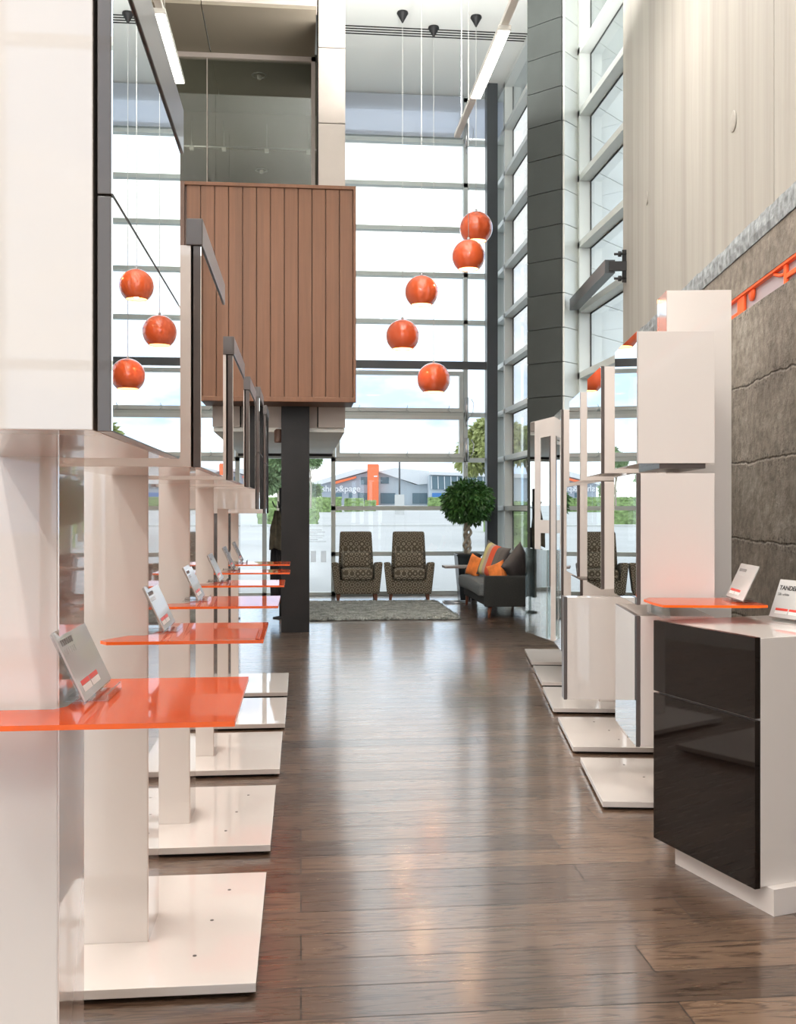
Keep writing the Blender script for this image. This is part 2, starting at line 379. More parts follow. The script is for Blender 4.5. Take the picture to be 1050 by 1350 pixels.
# concrete side wall in its own frame: local x along RR, local y along FR
wroot = (0, 0, 0)
ZS0, ZS1, ZJ = 2.604, 2.722, 2.942
def cw(name, m, *a): return struct(boxo(name, m, None, *a, rz=-BT))
bm = B(); ys = 1.2
box(bm, WR, WR + .32, -7, yend, 0, ZS0); box(bm, WR, WR + .32, -7, yend, ZS1, ZJ)
box(bm, WR, WR + .32, 7.2, yend, ZS0, ZS1); box(bm, WR, WR + .32, -7, -1.2, ZS0, ZS1)
wr = struct(obj('wall_right', bm, M['concrete'], rz=-BT))
bm = B()   # rough mortar ledge
n = 260; vrows = []
for i in range(n + 1):
    y = -2 + (yend + 2) * i / n
    row = []
    for j, z in enumerate((ZJ, ZJ + .045, ZJ + .09, ZJ + .13)):
        w = noise.noise(Vector((y * 9, z * 30, 3))) * .010 + noise.noise(Vector((y * 30, z * 60, 7))) * .005
        zz = z + (noise.noise(Vector((y * 4, 5, 1))) * .015 if j == 3 else 0)
        row.append(bm.verts.new((WR - .004 - abs(w) - (.006 if 0 < j < 3 else 0), y, zz)))
    row.append(bm.verts.new((WR + .05, y, row[-1].co.z))); vrows.append(row)
for a, b in zip(vrows, vrows[1:]):
    for k in range(4): bm.faces.new((a[k], b[k], b[k + 1], a[k + 1]))
struct(obj('trim_2', bm, M['scabble'], rz=-BT))
yj = hit(1021, 200, RR * WR, RR).dot(FR)
bm = B(); box(bm, WR - .0, WR + .32, -7, yj - .006, ZJ + .1, ZC); box(bm, WR, WR + .32, yj + .006, yend, ZJ + .1, ZC); box(bm, WR + .012, WR + .3, yj - .01, yj + .01, ZJ + .1, ZC)
struct(obj('wall_right_upper', bm, M['board'], rz=-BT))
for u, v in ((968, 160), (853.5, 261)):
    p = hit(u, v, RR * WR, RR); bm = B()
    n = 28; pr = [(.062, -.001), (.064, -.004), (.058, -.007), (.0, -.007)]
    lathe(bm, pr, n)
    o = obj('cover_plate', bm, M['board'], loc=p); o.rotation_euler = Vector((0, 0, -1)).rotation_difference(-RR).to_euler(); o.rotation_euler = (RR).to_track_quat('Z', 'Y').to_euler()
    tag(o, 'round cover plate high on the pale board-marked concrete, ' + ('right of the other' if u > 900 else 'nearer the glazing'), 'cover plate', 'round cover plates on the concrete wall')
# slot window with orange lettering
w4 = struct(boxo('window_4', M['slotglass'], None, WR + .030, WR + .040, -1.2, 7.2, ZS0, ZS1, rz=-BT))
lt = bpy.data.objects.new('slot_lettering', None); C.objects.link(lt); lt.rotation_euler = (0, 0, -BT)
tag(lt, 'orange lettering band cut off by the narrow slot in the concrete wall', 'lettering', None)
def slot_y(u, v): return hit(u, v, RR * (WR + .02), RR).dot(FR)
bm = B(); box(bm, WR + .003, WR + .030, -1.2, 7.2, ZS1 - .014, ZS1); obj('border', bm, M['letter'], lt)
def let(name, y0, y1, z0, z1):
    bm = B(); box(bm, WR + .012, WR + .028, y0, y1, z0, z1, bev=.004); return obj(name, bm, M['letter'], lt)
ya, yb = slot_y(983, 400), slot_y(974, 405)
let('stroke', ya, yb, ZS0, ZS1)
bm = B()
yc = slot_y(992, 384)
for k in range(1): lathe(bm, [(0, .0), (.05, .0), (.05, .012), (0, .012)], 24)
o = obj('stroke', bm, M['letter'], lt); o.location = (WR + .014, yc, ZS1 - .028); o.rotation_euler = (0, math.pi / 2, 0)
y1, y2 = slot_y(1039, 355), slot_y(1035.5, 358); let('stroke', y1, y2, ZS0, ZS1)
bm = B(); y3 = slot_y(1022, 360)
tube(bm, [((WR + .02), y2 + (y3 - y2) * k / 8, ZS1 - .02 - .035 * math.sin(math.pi * (k / 8) * .5 + math.pi / 2)) for k in range(9)], .010); obj('stroke', bm, M['letter'], lt)
y4 = slot_y(1060, 330); let('stroke', y4 - .1, y1, ZS0 + .03, ZS0 + .055)
yt = slot_y(966, 414); let('stroke', yb, yb + .25, ZS0, ZS0 + .03)

# ---- curtain walls
def rows(bm, a, b, off, depth, levels, h=.07, z0=0, z1=ZC):
    """transoms between plan points a and b, standing depth inwards along off"""
    a, b, off = Vector(a), Vector(b), Vector(off)
    for z in levels:
        hh = h
        vs = []
        for p in (a, b):
            for q in (0, depth):
                for s in (-hh / 2, hh / 2): vs.append(bm.verts.new((p.x + off.x * q, p.y + off.y * q, z + s)))
        for f in [(0, 1, 3, 2), (4, 6, 7, 5), (0, 4, 5, 1), (2, 3, 7, 6), (0, 2, 6, 4), (1, 5, 7, 3)]: bm.faces.new([vs[i] for i in f])
xm = [-3.7, -2.6, -1.45, -.60, .535, 2.755, 3.33]
w1 = struct(bpy.data.objects.new('window_1', None)); C.objects.link(w1)
bm = B()
rows(bm, (.5, YB), (XR, YB), (0, -1), .13, [z for z in LEV if z not in (3.80,)] + [.03, ZC - .05])
rows(bm, (XL, YB), (.5, YB), (0, -1), .13, [.03, 2.30], .05)
for x in xm: box(bm, x - .035, x + .035, YB - .13, YB, 0, ZC if x > .5 else 2.35)
box(bm, .52, XR, YB - .09, YB, 7.60, 7.64); box(bm, .52, XR, YB - .1, YB + .0, ZC - .14, ZC)
obj('window_frame', bm, M['frame'], w1)
bm = B()
def ring(bm, x0, x1, z0, z1, w, y0, y1):
    box(bm, x0, x1, y0, y1, z0, z0 + w); box(bm, x0, x1, y0, y1, z1 - w, z1); box(bm, x0, x0 + w, y0, y1, z0 + w, z1 - w); box(bm, x1 - w, x1, y0, y1, z0 + w, z1 - w)
for z0, z1 in ((2.30, 3.0), (3.06, 3.74), (7.66, ZC - .16)): 
    bs = B(); ring(bs, .58, 2.71, z0, z1, .065, YB - .15, YB - .04); obj('sash', bs, M['frame_lt'], w1)
    if z0 < 5:
        for lx in (.95, 1.75, 2.45):
            hb = B(); box(hb, lx - .012, lx + .012, YB - .19, YB - .15, z0 + .02, z0 + .055); tube(hb, [(lx, YB - .18, z0 + .04), (lx + .05, YB - .20, z0 - .02)], .008, 6); tube(hb, [(lx, YB - .18, z0 + .04), (lx + .02, YB - .19, z0 + .10)], .006, 6); obj('latch', hb, M['frame'], w1)
bm.free()
bm = B(); box(bm, .54, XR, YB - .035, YB - .025, 0, ZC); box(bm, XL, .50, YB - .035, YB - .025, 0, 2.35); obj('glass', bm, M['glass'], w1)
for z, l in ((7.68, 1), (3.1, 1), (2.42, 1)):     # window openers on the mullion
    bm = B(); tube(bm, [(2.76, YB - .19, z - .18), (2.76, YB - .19, z + .20)], .035, 12); tube(bm, [(2.76, YB - .19, z - .30), (2.76, YB - .19, z - .18)], .013, 8)
    tube(bm, [(2.79, YB - .2, z - .15), (2.86, YB - .22, z - .05), (2.88, YB - .2, z + .1), (2.84, YB - .18, z + .18)], .006, 6)
    obj('window_opener', bm, M['silver'], w1)
# writing on the entrance glass
bm = B()
for k in range(7):
    z = 1.08 - k * .032; box(bm, .12, .12 + .30 * (.75 + .25 * math.sin(k * 2.3)), YB - .037, YB - .035, z, z + .012)
obj('notice_lines', bm, M['vinyl'], w1)
for x in (.16, .33):
    bm = B(); box(bm, x, x + .09, YB - .038, YB - .035, .55, .74); obj('paper_notice', bm, M['vinyl'], w1)
bl = boxo('roller_blind', M['blind'], None, .60, 2.70, YB - .20, YB - .19, 7.64, ZC - .02)
tag(bl, 'grey blue translucent blind across the top pane of the end glazing', 'blind', 'blinds at the top of the end glazing')
bl = boxo('roller_blind', M['blind'], None, 2.80, 3.38, YB - .20, YB - .19, 7.64, ZC - .06)
tag(bl, 'narrow grey blind in the top corner pane beside the corner column', 'blind', 'blinds at the top of the end glazing')
w2 = struct(bpy.data.objects.new('window_2', None)); C.objects.link(w2)
bm = B()
rows(bm, (XR + .02, 9.0), (XR + .02, YB), (-1, 0), .15, [z for z in LEV] + [.03, ZC - .05], .075)
for y in (15.98, 12.25, 11.62, YB - .05): box(bm, XR - .13, XR + .02, y - .04, y + .04, 0, ZC)
obj('window_frame', bm, M['frame_lt'], w2)
bm = B()
for z in LEV:
    box(bm, XR + .0, XR + .012, 8.5, YB, z - .052, z - .036); box(bm, XR, XR + .012, 8.5, YB, z + .036, z + .045)
for y in (15.98, 12.25, 11.62): box(bm, XR, XR + .012, y - .055, y - .04, 0, ZC)
obj('gasket', bm, M['gasket'], w2)
boxo('glass', M['glass'], w2, XR + .004, XR + .010, 8, YB, 0, ZC)
# unseen glazed front behind the camera, left open to let fill daylight in
w3 = struct(bpy.data.objects.new('window_3', None)); C.objects.link(w3)
bm = B()
for x in (-4.15, -2.4, -.6, 1.2, 3.0, 4.8): box(bm, x - .04, x + .04, YF - .06, YF + .06, 0, ZC)
for z in (.03, 2.6, 5.2, 8.28): box(bm, XL, 6.8, YF - .05, YF + .05, z - .035, z + .035)
obj('window_frame', bm, M['frame'], w3); boxo('glass', M['glass'], w3, XL, 6.8, YF - .005, YF + .005, 0, ZC)

# ---- mezzanine
YM = 11.82; XM = .52
mz = struct(bpy.data.objects.new('wall_mezzanine', None)); C.objects.link(mz)
bm = B(); zz = [2.395, 3.33, 4.21, 5.10, 5.985, 6.875, 7.77, ZC]
for a, b in zip(zz, zz[1:]): box(bm, .205, XM, YM, YM + .04, a + .005, b - .005, bev=.002)
obj('pier_panel', bm, M['clad_warm'], mz)
boxo('pier_core', M['shadow'], mz, .19, XM - .01, YM + .02, YM + .3, 2.44, ZC)
boxo('side_wall', M['plaster'], mz, XM - .12, XM - .01, YM + .3, YB - .15, 2.42, ZC)
boxo('fascia', M['clad_warm'], mz, XL, .185, 11.55, 11.75, 7.222, ZC)
bm = B(); xj = hit(272, 40, Vector((0, 0, 7.18)), Vector((0, 0, 1))).x
box(bm, XL, xj - .006, 11.55, 12.80, 7.18, 7.22); box(bm, xj + .006, .175, 11.55, 12.80, 7.18, 7.22); obj('soffit', bm, M['soffit_warm'], mz)
boxo('apron', M['clad_warm'], mz, XL, .19, 11.86, 12.0, 2.40, 5.0)
bm = B(); box(bm, XL, .18, 12.76, 12.84, 5.45, 5.52); box(bm, XL, .18, 12.76, 12.84, 7.12, 7.18); box(bm, .13, .18, 12.76, 12.84, 5.45, 7.18)
xj2 = at(275, 160, 12.8).x; box(bm, xj2 - .006, xj2 + .006, 12.78, 12.82, 5.5, 7.15); obj('glazing_frame', bm, M['clad_warm'], mz)
boxo('glass', M['glass_dark'], mz, XL, .15, 12.795, 12.805, 5.5, 7.14)
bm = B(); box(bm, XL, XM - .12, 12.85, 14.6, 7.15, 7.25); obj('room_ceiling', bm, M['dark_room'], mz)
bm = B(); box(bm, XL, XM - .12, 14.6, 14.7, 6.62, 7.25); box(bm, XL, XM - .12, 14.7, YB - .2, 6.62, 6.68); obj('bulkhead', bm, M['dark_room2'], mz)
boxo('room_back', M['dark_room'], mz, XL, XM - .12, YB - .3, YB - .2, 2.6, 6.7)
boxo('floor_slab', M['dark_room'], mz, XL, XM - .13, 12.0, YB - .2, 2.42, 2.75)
bm = B()
xs = [XL, -2.4, -.9, .08, XM]
for a, b in zip(xs, xs[1:]):
    for y0, y1 in ((YM + .05, 13.4), (13.4, 15.0), (15.0, YB - .14)): box(bm, a + .006, b - .006, y0 + .006, y1 - .006, 2.35, 2.40)
obj('under_soffit', bm, M['soffit_white'], mz)
boxo('soffit_edge', M['black'], mz, XL, XM, YB - .16, YB - .13, 2.31, 2.37)
for u, v, zc in ((342, 99, 7.15), (345, 224, 6.62)):
    p = hit(u, v, Vector((0, 0, zc)), Vector((0, 0, 1)))
    r = thing('downlight', ('front' if v < 200 else 'rear') + ' round recessed downlight in the dark ceiling behind the upper glass', 'downlight', p, 0, 'downlights behind the upper glass')
    bm = B(); lathe(bm, [(.10, 0), (.105, -.006), (.085, -.012), (.075, -.004)], 24); obj('rim', bm, M['silver'], r)
    bm = B(); lathe(bm, [(.03, -.004), (.03, -.05), (0, -.05)], 16); obj('bulb', bm, M['cardwhite'], r)
tr = thing('lighting_rail', 'thin metal spotlight rail with four small white heads behind the upper glass', 'track light', (0, 14.3, 0))
bm = B(); zr = EYE + (HY - 196) / FP * 14.2; tube(bm, [(-3.5, 0, zr), (.3, 0, zr)], .015, 8); obj('rail', bm, M['silver'], tr)
for u in (254, 296, 352, 407):
    x = at(u, 197, 14.2).x; bm = B(); box(bm, x - .03, x + .03, -.03, .03, zr - .06, zr - .01, bev=.01); obj('spot_head', bm, M['cardwhite'], tr)
    bm = B(); tube(bm, [(x, 0, zr), (x, 0, 6.9)], .004, 6); obj('hanger', bm, M['silver'], tr)

# timber box hung in front of the mezzanine
xt0, xt1 = at(237, 400, 11.3).x, at(468, 400, 11.3).x; YT = 11.27
zt0 = EYE + (HY - 531) / FP * 11.3; zt1 = EYE + (HY - 247) / FP * 11.3
tb = thing('timber_box', 'brown timber boarded box hanging above the black steel column', 'timber box', (xt0, YT, 0))
W_ = xt1 - xt0
boxo('core', M['timber_dk'], tb, .0, W_ - .01, .03, .54, zt0, zt1)
bm = B(); nb = 12; x0 = .10; bw = (W_ - .02 - x0) / nb
for k in range(nb): box(bm, x0 + k * bw + .004, x0 + (k + 1) * bw - .004, .0, .04, zt0 + .05, zt1 - .035, bev=.004)
obj('cladding', bm, M['timber'], tb)
bm = B(); box(bm, x0 - .02, W_ + .01, -.02, .04, zt1 - .04, zt1, bev=.004); box(bm, x0 - .02, W_ + .01, -.02, .05, zt0, zt0 + .055, bev=.006); box(bm, W_ - .02, W_ + .012, -.022, .05, zt0, zt1, bev=.004)
obj('trim', bm, M['timber'], tb)
boxo('side_strip', M['timber_dk'], tb, -.01, x0 - .02, -.022, .05, zt0, zt1, bev=.004)  # darker brown strip along the box's left end

# steel column below it
pc = on_floor(371, 834); pc2 = at(408, 834, 11.67)
sc_ = thing('steel_column', 'broad black steel column standing under the timber box', 'column', (pc.x, pc.y, 0))
boxo('shaft', M['steel_black'], sc_, 0, .327, 0, .30, 0, 2.70, bev=.003)
bm = B(); lathe(bm, [(0, 2.22), (.045, 2.22), (.05, 2.24), (.05, 2.36), (.03, 2.38), (0, 2.38)], 16, -.035, .1); obj('wall_lamp', bm, M['timber_dk'], sc_)
# corner column and beams
p = at(648, 600, 16.35)
k = boxo('steel_column', M['steel_grey'], None, -.088, .088, -.1, .1, 0, ZC, bev=.004, loc=(p.x, p.y, 0)); tag(k, 'tall slim dark grey steel column in the glazed corner behind the sofa', 'column')
xk, yk = p.x, p.y
bm = B(); box(bm, XM - .1, xk - .09, yk - .05, yk + .12, 3.73, 3.80); box(bm, XM - .1, xk - .09, yk - .06, yk - .045, 3.70, 3.83); k = obj('steel_beam', bm, M['steel_grey'])
tag(k, 'dark grey steel beam crossing the end glazing to the corner column', 'beam')
# clad fin column
pa = at(742, 600, 11.69); da = (R * .833 + F).normalized(); db = (-R * 1.208 + F).normalized()
da = Vector((da.x, da.y, 0)); db = Vector((db.x, db.y, 0))
pa = Vector((pa.x, pa.y, 0))
cc = thing('clad_column', 'massive panel-clad angled column with dark face and silver side by the glazing', 'column', pa)
def fpanel(name, m, o, d, L, nrm, z0, z1, pitch, off, ulen=None):
    bm = B(); z = z0 - off
    while z < z1:
        a, b = max(z, z0) + .004, min(z + pitch, z1) - .004
        if b > a:
            s = 0
            us = ulen or L
            while s < L - .01:
                e = min(s + us, L)
                P = [o + d * (s + .003), o + d * (e - .003)]
                vs = [bm.verts.new((q.x + nrm.x * t_, q.y + nrm.y * t_, zz_)) for q in P for t_ in (0, .025) for zz_ in (a, b)]
                for f in [(0, 1, 3, 2), (4, 6, 7, 5), (0, 4, 5, 1), (2, 3, 7, 6), (0, 2, 6, 4), (1, 5, 7, 3)]: bm.faces.new([vs[i] for i in f])
                s = e
        z += pitch
    return obj(name, bm, m, cc)
nA = Vector((da.y, -da.x, 0)); nB = Vector((-db.y, db.x, 0))
zoff = .402 - ((EYE + (HY - 522) / FP * 11.69) % .402)
LB = .47; LA = 3.6
fpanel('light_cladding', M['clad_light'], Vector((0, 0, 0)) + nA * .0, da, .70, nA, 0, ZC, .402, zoff)
fpanel('outside_cladding', M['clad_light'], da * .70, da, LA - .70, nA, 0, 8.0, .402, zoff, 1.2)
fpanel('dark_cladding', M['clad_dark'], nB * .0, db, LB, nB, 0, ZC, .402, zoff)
bm = B()
P = [Vector((0, 0, 0)), da * .70, da * .70 + db * LB, db * LB]
prism(bm, [(q.x, q.y) for q in P], 0, ZC)
P = [da * .71, da * LA, da * LA + db * LB, da * .71 + db * LB]; prism(bm, [(q.x, q.y) for q in P], 0, 7.99)
obj('core', bm, M['shadow'], cc)
# tie beam between concrete wall and fin
q1 = hit(824, 362, RR * WR, RR); q2 = at(757, 405, 11.72)
q1.z = q2.z = 3.83
q1 = q1 - FR * .10
bmr = thing('steel_beam', 'short dark steel tie beam bracketed to the concrete wall end in front of glazing', 'beam', (0, 0, 0))
bm = B(); a = q1 - RR * .16; bq = q2
obox(bm, a, bq, .10, .13); obj('bar', bm, M['steel_grey'], bmr)
bm = B(); obox(bm, q1 - RR * .17, q1, .04, .09); obox(bm, q1 - RR * .012 + Vector((0, 0, -.16)), q1 - RR * .012 + Vector((0, 0, .16)), .06, .012); obj('bracket', bm, M['black'], bmr)
for s in (-.12, .12):
    bm = B(); tube(bm, [q1 - RR * .12 + Vector((0, 0, s)), q1 + Vector((0, 0, s))], .012, 8); tube(bm, [q1 - RR * .08 + Vector((0, 0, s)), q1 - RR * .05 + Vector((0, 0, s))], .028, 6); obj('bolt', bm, M['black'], bmr)

# ------------------------------------------------------------------ lamps
def linear(x, z, y0, y1, lit, label, cables):
    r = thing('linear_pendant_light', label, 'pendant light', (x, 0, 0), 0, 'suspended linear lights')
    bm = B(); box(bm, -.035, .035, y0, y1, z, z + .05, bev=.004); obj('track', bm, M['tubehousing'], r)
    for a, b in lit:
        bm = B(); box(bm, -.06, .06, a, b, z - .045, z, bev=.006); h = obj('housing', bm, M['tubehousing'], r)
        bm = B(); box(bm, -.05, .05, a + .03, b - .03, z - .052, z - .044); obj('diffuser', bm, M['tube'], h)
    for y in cables:
        bm = B(); tube(bm, [(0, y, z + .05), (0, y, ZC)], .004, 6); obj('suspension_wire', bm, M['cord'], r)
    return r
def sol(u, v, d): p = at(u, v, d); return p
pR = at(603, 184, 12.0); xRt, zRt = pR.x, pR.z
yy = [(at(616, 40, 9.18).y, at(616, 130, 10.70).y)]
linear(xRt, zRt + .02, -4.0, pR.y, [(7.6 - 2.2 * 0 + 1.45, 10.62), (5.0, 6.5), (1.6, 3.1), (-1.8, -.3)], 'long white suspended light track over the right side of the hall', (11.55, 7.0, 3.5, -.5))  # only the farthest lit fitting is in view; nearer ones added for fill
pL = at(236.7, 109, 10.9); 
linear(pL.x, pL.z + .03, -4.0, pL.y, [(pL.y - 1.58, pL.y), (5.4, 6.9), (1.8, 3.3), (-1.8, -.3)], 'white suspended linear light over the left display row, ending before the mezzanine', (pL.y - 1.2, 6.9, 3.3, -.4))  # nearer lit fittings here are likewise unseen, added for fill
balls = [(531, 443, 13.93, 'lower of the two orange globe pendants nearest the timber box'), (572, 500, 14.36, 'lowest hanging of the five orange globe pendants'),
         (628, 301, 14.05, 'highest orange globe pendant, partly behind another'), (556, 385, 12.9, 'middle-height orange globe pendant hanging left of the centre'), (618, 338, 13.0, 'orange globe pendant hanging just in front of the highest one')]
for u, v, d, lab in balls:
    p = at(u, v, d); rr = 21.8 / FP * d
    r = thing('globe_pendant', lab, 'pendant lamp', (p.x, p.y, 0), 0, 'orange globe pendants')
    a1 = math.radians(142); prof = [(rr * math.sin(a1 * k / 22) + .0001, p.z + rr * math.cos(a1 * k / 22)) for k in range(23)]
    bm = B(); lathe(bm, prof, 48); prof2 = [(max(q[0] - .006, .0), p.z + (q[1] - p.z) * .97 - (0 if i < 22 else .0)) for i, q in enumerate(prof)]
    sh = obj('shade', bm, M['red_ball'], r)
    bm = B(); lathe(bm, prof2, 48); obj('lining', bm, M['ball_in'], r)
    bm = B(); bmesh.ops.create_uvsphere(bm, u_segments=16, v_segments=10, radius=.045); bmesh.ops.translate(bm, verts=bm.verts, vec=(0, 0, p.z - .08)); obj('bulb', bm, M['bulb'], r)
    bm = B(); lathe(bm, [(.0, p.z + rr + .03), (.018, p.z + rr + .03), (.02, p.z + rr - .01), (.0, p.z + rr - .01)], 12); obj('cap', bm, M['silver'], r)
    bm = B(); tube(bm, [(0, 0, p.z + rr), (0, 0, ZC - .1)], .0042, 6); obj('cord', bm, M['cord'], r)
    bm = B(); lathe(bm, [(0, ZC), (.075, ZC), (.08, ZC - .02), (.065, ZC - .045), (.018, ZC - .13), (.008, ZC - .15), (0, ZC - .15)], 24); obj('canopy', bm, M['black'], r)
    lt_ = bpy.data.lights.new('globe_glow', 'POINT'); lt_.energy = 12; lt_.color = (1, .7, .4); lt_.shadow_soft_size = .05
    lo = bpy.data.objects.new('globe_glow', lt_); C.objects.link(lo); lo.parent = r; lo.location = (0, 0, p.z - .10)

# ------------------------------------------------------------------ display stands
def card(root_label, loc, rz, lean=25, text=None, sub=None, group=None, w=.275, h=.155):
    """A leaning card; its print faces local -y, its width runs along local x"""
    r = thing('display_card', root_label, 'display card', loc, rz, group)
    t = math.radians(lean)
    Mx = Matrix.Rotation(math.pi / 2 - t, 4, 'X') 
    def on(o, dz=0): o.matrix_local = Matrix.Translation((0, 0, .012)) @ Matrix.Rotation(math.pi / 2 - t, 4, 'X') @ Matrix.Translation((0, 0, dz)); return o
    bm = B(); box(bm, -w / 2, w / 2, 0, h, -.002, .002, bev=.0008); on(obj('card', bm, M['card'], r))
    bm = B(); box(bm, -w / 2 - .004, w / 2 + .004, -.004, h * .985, -.005, -.002); on(obj('holder_back', bm, M['clear'], r))
    bm = B(); box(bm, -w * .28, w * .28, -.035, .075, 0, .003, bev=.001); box(bm, -w * .28, w * .28, -.035, -.030, 0, .016); box(bm, -.03, .03, .0, .07, .003, .012); obj('holder_foot', bm, M['clear'], r)
    for i in range(2):
        x = -w * .40 + i * w * .30
        bm = B(); box(bm, x, x + w * .27, .030, .040, .002, .0026); on(obj('red_print', bm, M['cardred'], r))
        bm = B(); box(bm, x, x + w * .27, .016, .029, .002, .0026); on(obj('white_print', bm, M['cardwhite'], r))
    if text:
        text_mesh('lettering', text, .027, M['ink'], r, Matrix.Translation((0, 0, .012)) @ Mx @ Matrix.Translation((-w / 2 + .012, h - .045, .0028)), bold=.0005)
        if sub: text_mesh('small_lettering', sub, .017, M['greyink'], r, Matrix.Translation((0, 0, .012)) @ Mx @ Matrix.Translation((-w / 2 + .012, h - .070, .0028)))
    else:
        for q in range(2):
            bm = B(); 
            for k in range(6): box(bm, -w * .42 + k * .017, -w * .42 + k * .017 + .012, h - .035 - q * .02, h - .022 - q * .02, .002, .0026)
            on(obj('faded_print', bm, M['greyink'] if q == 0 else M['card'], r))
    return r
def screws(root, pts, z):
    for x, y in pts:
        bm = B(); lathe(bm, [(0, z + .0015), (.006, z + .0015), (.0065, z)], 10, x, y); obj('screw', bm, M['umber'], root)

def left_shelf_poly(y0, y1, x1, tip=True):
    """plan outline of a glass shelf notched round the post (post face at y0+.13)"""
    yp = y0 + .15
    return [(-.585, y0), (x1, y0), (x1, y1), (-.455, y1), (-.475, yp + .03), (-.495, yp), (-.545, yp), (-.61, y0 + .035)]
L_SLAB = [(1.77, -.135), (2.97, -.133), (4.19, -.127), (5.41, -.115), (6.55, -.104), (7.66, -.103)]
L_SHELF = [(1.90, 2.405, -.125), (3.07, 3.55, -.115), (4.14, 4.62, -.094), (5.25, 5.65, -.088), (6.28, 6.62, -.07), (7.20, 7.60, -.08)]
ordn = ['nearest', 'second', 'third', 'fourth', 'fifth', 'farthest']
for i, ((d, xr), (s0, s1, sx)) in enumerate(zip(L_SLAB, L_SHELF)):
    y0 = yl(d, xr); y1 = y0 + .91
    r = thing('display_stand', '%s white gloss display stand with base plate and orange shelf in the left row' % ordn[i], 'display stand', (xr, y0, 0), 0, 'white display stands in the left row')
    boxo('plinth', M['shadow'], r, -.83, -.03, .03, .88, 0, .014)  # near-black colour holds the shade of the gap under the plate
    boxo('base_plate', M['white'], r, -.90, 0, 0, .91, .014, .042, bev=.002)
    if i < 3: screws(r, [(-.20, .20), (-.17, .47), (-.13, .74)], .042)
    yp = yl(d + .28, -.5) - y0
    boxo('post', M['white'], r, -.816 - xr, -.496 - xr, yp, yp + .235, .042, 2.548, bev=.002)
    boxo('side_panel', M['side'], r, -.496 - xr, -.493 - xr, yp, yp + .235, .042, 2.548)
    bm = B(); sy = yl(s0, -.1); poly = left_shelf_poly(sy, yl(s1, -.1), sx)
    if i == 0: poly = [(a - .12 if a < -.5 else a, b) for a, b in poly]
    poly = [(a - xr, b - y0) for a, b in poly]
    prism(bm, poly, 1.036, 1.046)
    for f in bm.faces: f.material_index = 0 if abs(f.normal.z) > .5 else 1
    bm.normal_update()
    for f in bm.faces: f.material_index = 0 if abs(f.normal.z) > .5 else 1
    obj('shelf', bm, [M['orange'], M['orange_edge']], r)
    yc = (yl(s0, -.1) + .16 + .12)
    card('silver product card in clear holder on the %s orange shelf of the left row' % ordn[i], (-.435, yc + .015, 1.046), math.pi / 2, 25, group='product cards on the left row')
# wall cabinets on the left stands
L_CAB = [  # depth start, length, z bottom, z top of door, split heights, cap height
    (1.35, .76, 1.555, 2.205, (1.872,), .095), (2.55, .72, 1.555, 2.119, (), .068), (3.75, .68, 1.556, 2.025, (), .068),
    (4.95, .60, 1.556, 2.035, (), .066), (6.15, .55, 1.445, 2.13, (1.79,), .066), (7.35, .5, 1.412, 2.14, (1.78,), .066)]
XD = -.253
for i, (d, L, z0, z1, spl, ch) in enumerate(L_CAB):
    y0 = yl(d, XD)
    r = thing('mirror_cabinet', '%s mirror-fronted white wall cabinet in the left row' % ordn[i] + (', cut off by the frame' if i == 0 else ''), 'cabinet', (XD, y0, 0), 0, 'mirror cabinets in the left row')
    boxo('carcass', M['white'], r, -.36, -.026, 0, L, z0, z1, bev=.0015)
    zs = [z0 - .003] + list(spl) + [z1 + .0]
    for a, b in zip(zs, zs[1:]):
        dr = boxo('door', M['umber'], r, -.020, -.002, 0, L, a + .0015, b - .0015, bev=.001)
        boxo('mirror', M['mirror'], dr, -.002, 0, .002, L - .002, a + .003, b - .003)
    bm = B(); box(bm, -.038, .004, -.004, L + .03, z1, z1 + ch, bev=.002); obj('cap_rail', bm, M['umber'], r)
    ypost = yl(L_SLAB[i][0] + .28, -.5) - y0
    if ypost > L - .05: boxo('bracket', M['white'], r, -.34, -.245, L, ypost + .01, z0 + .01, z0 + .035)

# right row, in its own frame: p = x*RR + y*FR
def rp(x, y, z=0): v = RR * x + FR * y; return Vector((v.x, v.y, z))
CB, SB = math.cos(BT - TH), math.sin(BT - TH)
def xr_(u, d): return at(u, 670, d).dot(RR)
def yr_(u, d): return at(u, 670, d).dot(FR)
ordr = ['nearest', 'second', 'third', 'fourth', 'farthest']
R_SLAB = [(795, 4.81), (756, 5.91), (730, 7.05), (714.5, 8.11), (701, 9.18)]
for i, (u, d) in enumerate(R_SLAB):
    x, y = xr_(u, d), yr_(u, d)
    r = thing('display_stand', '%s white gloss display stand with tall post in the right row by the concrete wall' % ordr[i], 'display stand', rp(x, y), -BT, 'white display stands in the right row')
    boxo('plinth', M['shadow'], r, .03, .78, .03, .82, 0, .014)  # shade of the gap below the plate is put into this dark colour
    boxo('base_plate', M['white'], r, 0, .83, 0, .85, .014, .042, bev=.002)
    if i < 2: screws(r, [(.30, .20), (.28, .45), (.22, .70)], .042)
    h = 2.548 if i == 0 else 2.30
    boxo('side_panel', M['side'], r, .357, .36, .26, .49, .042, h)
    boxo('post', M['white'], r, .36, .68, .26, .49, .042, h, bev=.002)
D_R = [4.4, 5.5, 6.6, 7.7]
